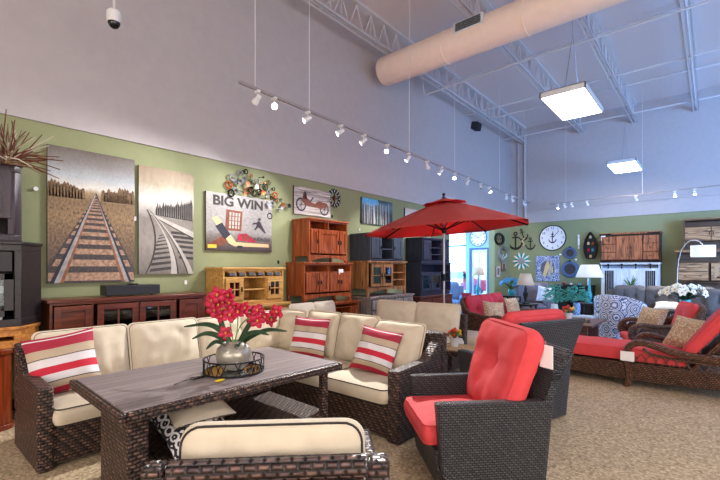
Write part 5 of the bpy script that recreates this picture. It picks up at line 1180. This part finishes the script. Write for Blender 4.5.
# ------------------------------------------------------------------ case goods along the back wall
def bcab(name, label, x0, x1, z0, h, d, els, mat, **k): return cabinet(name, label, (x0, BY - .04, z0), 0, x1 - x0, d, h, els, mat, **k)
t = bcab('console', 'whitewashed console with sliding barn doors and dark mesh panels', -2.6, -1.14, 0, 1.66, .48, [('door', .27, .5, 0, .93, 'r'), ('door', .5, .73, 0, .93, 'l'), ('mesh', 0, .27, 0, .93, 'r'), ('mesh', .73, 1, 0, .93, 'l')], 'barn_white', topt=.04)
m = MB(); m.box((.02, -.525, 1.57), (1.44, -.51, 1.60))
for x in (.2, .55, .9, 1.25): m.box((x - .015, -.535, 1.48), (x + .015, -.526, 1.58)).lathe([(.001, 0), (.03, 0), (.03, .015), (.001, .015)], 14, T(x, -.527, 1.6) @ RX(90))
m.build('sliding_rail', 'metal_dark', t)
t = bcab('sideboard', 'reclaimed orange-brown wood sideboard stacked on the white barn-door console', -2.62, -1.12, 1.66, .9, .5,
     [('door', .27, .5, .03, .97), ('door', .5, .73, .03, .97), ('drawer', 0, .27, .66, .97), ('drawer', 0, .27, .34, .66), ('drawer', 0, .27, .03, .34), ('drawer', .73, 1, .66, .97), ('drawer', .73, 1, .34, .66), ('drawer', .73, 1, .03, .34)], 'reclaimed_dark', door='reclaimed', top='reclaimed', leg=.03, topt=.05)
for x, z in ((.0, .84), (1.5, .84), (.0, .03), (1.5, .03)):
    s = 1 if x < 1 else -1; MB().box((min(x, x + s * .3), -.53, z), (max(x, x + s * .3), -.505, z + .035)).build('iron_strap', 'metal_dark', t)
tag(MB().box((-2.6, BY - .55, 2.34), (-2.48, BY - .545, 2.49)).build('price_tag', 'paper'), 'white price sheet on the reclaimed wood sideboard', 'tag')
bcab('console', 'grey-brown rustic console with arched glass doors, below the tall hutch', -.76, 1.1, 0, 1.98, .58,
     [('open', 0, 1, .86, 1), ('drawer', 0, .37, .72, .85), ('drawer', 0, .37, .58, .72), ('glass', .39, .6, .58, .85, (2, 1)), ('glass', .6, .8, .58, .85, (2, 1)), ('open', 0, 1, 0, .56), ('shelf', 0, 1, 0, .4), ('shelf', 0, 1, 0, .2)], 'hutch_dark', door='hutch_wood', top='hutch_wood', topt=.04)
bcab('hutch', 'grey-brown rustic hutch topmost at the right, under the green wall top', -.6, 1.1, 1.98, .87, .52, [('open', 0, 1, .76, 1), ('door', 0, .34, .28, .76), ('door', .34, .67, .28, .76), ('door', .67, 1, .28, .76), ('open', 0, 1, 0, .28)], 'hutch_dark', door='hutch_wood', top='hutch_wood', topt=.03, leg=.02)
bc = bcab('buffet', 'black console with small ornaments under the portholes', -3.95, -2.85, 0, .95, .45, [('door', 0, .33, 0, 1), ('open', .33, .67, 0, 1), ('door', .67, 1, 0, 1)], 'black')
for i, (x, m_, h_, lab) in enumerate(((-3.72, 'petal_red', .07, 'small red ball ornament on the black console'), (-3.5, 'white_ceramic', .06, 'small white dish on the black console'), (-3.25, 'petal_blue', .06, 'small blue bowl on the black console'), (-3.0, 'paper', .22, 'white candle at the right end of the black console'))):
    tag(MB().lathe([(.001, 0), (.03, 0), (.05 if i < 3 else .03, h_ * .6), (.03, h_), (.001, h_)], 14).build(('ornament', 'dish', 'bowl', 'candle')[i], m_, None, loc=(x, BY - .3, .95)), lab, ('ornament', 'dish', 'bowl', 'candle')[i])

# ------------------------------------------------------------------ decor on the back wall
wall_clock('wall_clock', 'big white wall clock with anchor motif on the back wall', (-4.15, BY, 2.53), 0, .44, 'black', False, True, 12, 7)
wall_clock('wall_clock', 'white clock with roman strokes over the glass entry door', (-6.18, AY1, 2.56), 0, .31, 'blue_frame', True, False, 10, 9)
for nm, lab, x, z, h_, rz in (('wall_anchor', 'largest black anchor ornament, left of the anchor clock', -5.4, 2.18, .62, 0), ('wall_anchor', 'black anchor ornament hung highest of the three anchors', -5.08, 2.5, .42, -18), ('wall_anchor', 'smallest black anchor ornament nearest the big clock', -4.88, 2.16, .42, 0)):
    a = anchor_mesh(nm, None, h_, 'black', (x, BY - .04, z), .03); a.rotation_euler = (0, R(rz), 0); tag(a, lab, 'anchor')
tag(MB().tube(crv([(0, 0, 0), (.05, 0, .07), (-.02, 0, .16), (.06, 0, .26)], 5), .02, 6).build('rope_knot', 'tan_paint', None, loc=(-5.14, BY - .05, 2.3)), 'white and yellow rope tied between the black anchors', 'rope')
sb = thing('sunburst_mirror', 'sunburst mirror with white and teal petals on the back wall', 'mirror', (-5.2, BY, 1.75))
MB().lathe([(.001, 0), (.13, 0), (.13, .03), (.11, .035), (.001, .03)], 28, RX(90)).build('mirror_glass', 'chrome_rough', sb)
for k, mt in enumerate(('petal_white', 'teal_ceramic')):
    for i in range(10):
        a = 36 * i + 18 * k; l = .34 - .03 * k; m = MB(); m.prism([(.12, -.015), (.2, -.04), (l, 0), (.2, .04), (.12, .015)], .01 + .006 * k, .022 + .006 * k, RX(90) @ RZ(a)); m.build('petal', mt, sb)
pc = picture('mosaic_picture', 'square blue and silver mosaic picture under the anchor clock', 'picture', (-4.7, BY, 1.05), 0, .78, .87, 'mosaic_blue', [(0, arcpoly(.5, .5, .3, 0, 345, 14), 1), (1, [(.3, .2), (.42, .15), (.6, .6), (.52, .85), (.4, .6)], 2), (2, [(.5, .2), (.62, .2), (.7, .7), (.62, .8), (.56, .5)], 2), (1, [(.66, .3), (.74, .35), (.72, .6), (.68, .55)], 3)], ('slate_tile', 'tan_paint', 'bw_light'), edge='slate_tile')
for i, (x, z, r_, lab) in enumerate(((-3.6, 2.0, .205, 'smaller blue-rimmed porthole mirror on the back wall'), (-3.6, 1.46, .28, 'larger blue-rimmed porthole mirror under the smaller one'))):
    p = thing('porthole_mirror', lab, 'mirror', (x, BY, z)); MB().lathe([(r_ * .6, 0), (r_, 0), (r_, .03), (r_ * .92, .06), (r_ * .66, .06), (r_ * .6, .03), (r_ * .6, 0)], 32, RX(90), cap=False).build('rim', 'porthole_blue', p)
    MB().lathe([(.001, .01), (r_ * .62, .01), (r_ * .62, .02), (.001, .02)], 28, RX(90)).build('mirror_glass', 'art_dark', p)
    MB().box((-.03, -.07, r_ * .9), (.03, -.01, r_ * 1.06)).build('hook', 'metal_dark', p, bevel=.005)
fs = thing('hanging_ornament', 'slim white ornament hanging between anchor clock and boat shelf', 'ornament', (-3.34, BY - .03, 2.18))
MB().ball((0, 0, .2), .06, 8, (.6, .4, 3)).prism([(-.05, .36), (.05, .36), (0, .44)], -.01, .01, RX(90)).build('ornament_body', 'white_ceramic', fs); MB().ball((.0, 0, -.02), .03, 6).build('float', 'white_ceramic', fs); MB().tube([(0, 0, 0), (0, 0, .03)], .004, 4).build('cord', 'ink', fs)
for i, (x, z, lab) in enumerate(((-3.9, 1.96, 'tiny white tag on the wall left of the porthole mirrors'), (-3.42, 1.78, 'tiny white tag between the two porthole mirrors'))): tag(MB().box((x - .03, BY - .015, z - .025), (x + .03, BY, z + .025)).build('wall_tag', 'paper'), lab, 'tag')
bo = thing('boat_shelf', 'dark boat-shaped wall shelf standing upright on the back wall', 'shelf', (-2.98, BY, 1.79)); hh = .88; ww = .2
L_ = [(-ww * math.sin(PI * min(1, k / 12 * .86)) ** .8 if k else 0, hh * (1 - k / 12)) for k in range(13)]
out = [(x, z) for x, z in L_] + [(-x, z) for x, z in L_[::-1][:-1]]
inn = [(x * .86, .02 + z * .95) for x, z in out]
MB().prism(out, .0, .015, RX(90)).build('hull_back', 'slate_wood', bo)
m = MB(); k = len(out)
for i in range(k):
    a, b_ = out[i], out[(i + 1) % k]; c_, d_ = inn[(i + 1) % k], inn[i]; m.prism([a, b_, c_, d_], .015, .15, RX(90))
m.build('hull_rim', 'black', bo)
for z in (.22, .44, .64): MB().box((-.17, -.145, z), (.17, -.015, z + .02)).build('shelf', 'black', bo)
for i, (x, z, mt) in enumerate(((-.06, .46, 'petal_white'), (.07, .46, 'copper'), (-.05, .24, 'petal_red'), (.06, .24, 'petal_blue'), (0, .66, 'petal_white'), (0, .04, 'tan_paint'))):
    tag(MB().lathe([(.001, 0), (.035, 0), (.04, .06), (.02, .1), (.001, .1)], 12).build('trinket', mt, None, loc=(-2.98 + x, BY - .08, 1.79 + z + .001)), ('white trinket on the middle shelf of the boat shelf', 'copper trinket on the middle shelf of the boat shelf', 'red trinket on the lower shelf of the boat shelf', 'blue trinket on the lower shelf of the boat shelf', 'white trinket on the top shelf of the boat shelf', 'tan trinket in the stern of the boat shelf')[i], 'trinket')
# mirrors and frames on the left wall beyond the entry
for i, (y, z, rx, rz_, lab) in enumerate(((13.93, 2.5, .42, .22, 'round metal rimmed mirror nearest the ceiling on the green wall beyond the entry'), (14.26, 1.98, .46, .31, 'larger oval brass rimmed mirror below the round one beyond the entry'))):
    p = thing('wall_mirror', lab, 'mirror', (WX, y, z), 90); S_ = Matrix.Diagonal((rx, 1, rz_, 1))
    MB().lathe([(.62, 0), (1, 0), (1, .03), (.9, .06), (.66, .04), (.62, 0)], 32, S_ @ RX(90), cap=False).build('rim', 'metal_dark' if i == 0 else 'chrome_rough', p); MB().lathe([(.001, .01), (.64, .01), (.64, .02), (.001, .03)], 30, S_ @ RX(90)).build('mirror_glass', 'mirror', p)
for i, (y, z, w_, h_, lab) in enumerate(((13.62, 1.2, .34, .36, 'small framed print nearest the entry under the mirrors'), (14.1, 1.38, .38, .34, 'small brown framed print under the oval mirror'))):
    picture('framed_print', lab, 'picture', (WX, y, z), 90, w_, h_, 'canvas_wood' if i == 0 else 'art_hockey', [(0, [(.25, .2), (.75, .2), (.75, .8), (.25, .8)], 1)], ('slate_tile' if i == 0 else 'brown_paint',), edge='brown_paint')

# ------------------------------------------------------------------ plants and flowers at the back
def foliage(name, label, loc, h, r, n, lmat, fl=None, nf=0, fs_=.06, pot='white_ceramic', pr=.09, ph=.16, cat='plant', lw=.03, bush=False):
    t = thing(name, label, cat, loc)
    MB().lathe([(.001, 0), (pr * .7, 0), (pr, ph * .5), (pr * .8, ph), (pr * .65, ph), (.001, ph * .8)], 18).build('pot', pot, t)
    for i in range(n):
        a = random.uniform(0, 2 * PI); e = random.uniform(.15, 1) ** .6; q = Vector((math.cos(a) * r * e, math.sin(a) * r * e, ph + (h - ph) * random.uniform(.35, 1) * (1.15 - .35 * e)))
        if bush:
            q = Vector((math.cos(a) * r * e, math.sin(a) * r * e, ph + (h - ph) * random.uniform(.1, 1) * (1.1 - .5 * e * e))); dr = Vector((math.cos(a), math.sin(a), random.uniform(-.2, .8))).normalized() * .09
            leaf(t, [q, q + dr * .5 + Vector((0, 0, .015)), q + dr], lw * .7, lmat); continue
        leaf(t, [(0, 0, ph * .9), q * .55 + Vector((0, 0, ph * .5)), q], lw, lmat)
    for i in range(nf):
        a = random.uniform(0, 2 * PI); e = random.uniform(.1, 1) ** .5; q = Vector((math.cos(a) * r * e, math.sin(a) * r * e, ph + (h - ph) * (1.05 - .6 * e ** 2) * random.uniform(.75, 1)))
        blossom(t, q, (q - Vector((0, 0, ph))) + Vector((.5, -.8, 0)) * .2, fs_ * random.uniform(.8, 1.2), fl, 'flower_throat' if fl == 'petal_white' else None)
    return t
vt = thing('sofa_table', 'dark sofa table holding the white lilies', 'side table', (-.36, 9.3, 0)); MB().box((-.3, -.25, .7), (.3, .25, .74)).build('tabletop', 'espresso', vt, bevel=.004)
for x in (-.28, .23):
    for y in (-.23, .18): MB().box((x, y, 0), (x + .05, y + .05, .7)).build('leg', 'espresso', vt)
foliage('lily_bouquet', 'big bouquet of white lilies in a teal vase', (-.36, 9.3, .74), .48, .36, 22, 'leaf', 'petal_white', 44, .06, 'teal_ceramic', .1, .2, 'flowers')
foliage('potted_fern', 'light green spiky plant in a glass jar before the white barn-door console', (-1.72, 13.6, .74), .56, .24, 26, 'leaf_light', pot='vase_glass', pr=.1, ph=.2, lw=.018)
pt = thing('sofa_table', 'low dark table behind the grey sofa carrying plant and candles', 'side table', (-1.72, 13.6, 0)); MB().box((-.45, -.16, .7), (.45, .16, .74)).build('tabletop', 'espresso', pt, bevel=.004)
for x in (-.43, .38):
    for y in (-.14, .09): MB().box((x, y, 0), (x + .05, y + .05, .7)).build('leg', 'espresso', pt)
for x, lab in ((-1.9, 'brown pillar candle left of the spiky plant'), (-1.52, 'brown pillar candle right of the spiky plant')): tag(MB().lathe([(.001, 0), (.04, 0), (.04, .28), (.03, .29), (.001, .285)], 14).build('candle', 'rustic_pine', None, loc=(x, 13.58, .74)), lab, 'candle')
foliage('eucalyptus_plant', 'teal leafed plant in a white pot, left of the other teal plant', (-3.0, 11.0, .35), .72, .22, 170, 'leaf_teal', lw=.05, ph=.25, bush=True)
foliage('eucalyptus_plant', 'blue-green leafed plant left of the medallion chair', (-2.52, 11.1, .35), .70, .22, 170, 'leaf_teal', lw=.05, bush=True, pot='blue_floral', ph=.3)
ps = thing('plant_bench', 'low white bench carrying the two teal plants', 'bench', (-2.75, 11.05, 0)); MB().box((-.6, -.2, .3), (.6, .2, .35)).build('top', 'white_trim', ps, bevel=.004)
for x in (-.56, .5): MB().box((x, -.17, 0), (x + .06, .17, .3)).build('leg', 'white_trim', ps)
foliage('hydrangea_bouquet', 'blue and white hydrangea bouquet behind the red loveseat', (-4.3, 11.6, .72), .5, .3, 14, 'leaf_light', 'petal_blue', 34, .07, 'teal_ceramic', .1, .18, 'flowers')
hb = thing('plant_stand', 'dark cube stand under the blue hydrangeas', 'stand', (-4.3, 11.6, 0)); MB().box((-.2, -.2, .68), (.2, .2, .72)).build('top', 'espresso', hb)
for x in (-.2, .16):
    for y in (-.2, .16): MB().box((x, y, 0), (x + .04, y + .04, .68)).build('leg', 'espresso', hb)
foliage('potted_fern', 'bright green tall plant behind the hydrangeas near the back wall', (-4.95, 14.4, .55), .75, .2, 24, 'leaf_light', lw=.03)
lc = cabinet('chest', 'dark chest in the far left corner under the sunburst mirror', (-5.3, BY - .04, 0), 0, .75, .42, .55, [('drawer', 0, 1, .5, 1), ('drawer', 0, 1, 0, .5)], 'espresso')
lc['label'] = 'dark chest in the far corner under the sunburst mirror'

# ------------------------------------------------------------------ shared group phrases for repeats
GR = {'sectional_sofa': 'sectional sofa sections', 'wall_anchor': 'anchor ornaments on the back wall', 'porthole_mirror': 'porthole mirrors on the back wall',
      'trinket': 'trinkets in the boat shelf', 'paper_stack': 'papers in the espresso cabinet', 'wall_tag': 'tiny tags on the walls', 'potted_tulips': 'pots of tulips',
      'eucalyptus_plant': 'teal plants beside the medallion chair', 'wall_mirror': 'mirrors beyond the entry', 'framed_print': 'small framed prints beyond the entry',
      'candle': 'brown candles by the spiky plant', 'railway_picture': 'railway pictures', 'tv_stand': 'stacked TV stands'}
for o in list(S.objects):
    if o.parent or 'label' not in o or 'group' in o: continue
    base = o.name.split('.')[0]
    if base == 'throw_pillow':
        l = o['label']; o['group'] = 'striped throw pillows' if 'striped' in l else ('paisley pillows' if ('tan p' in l or 'tan paisley' in l) else 'loose cushions and pillows')
    elif base in GR: o['group'] = GR[base]
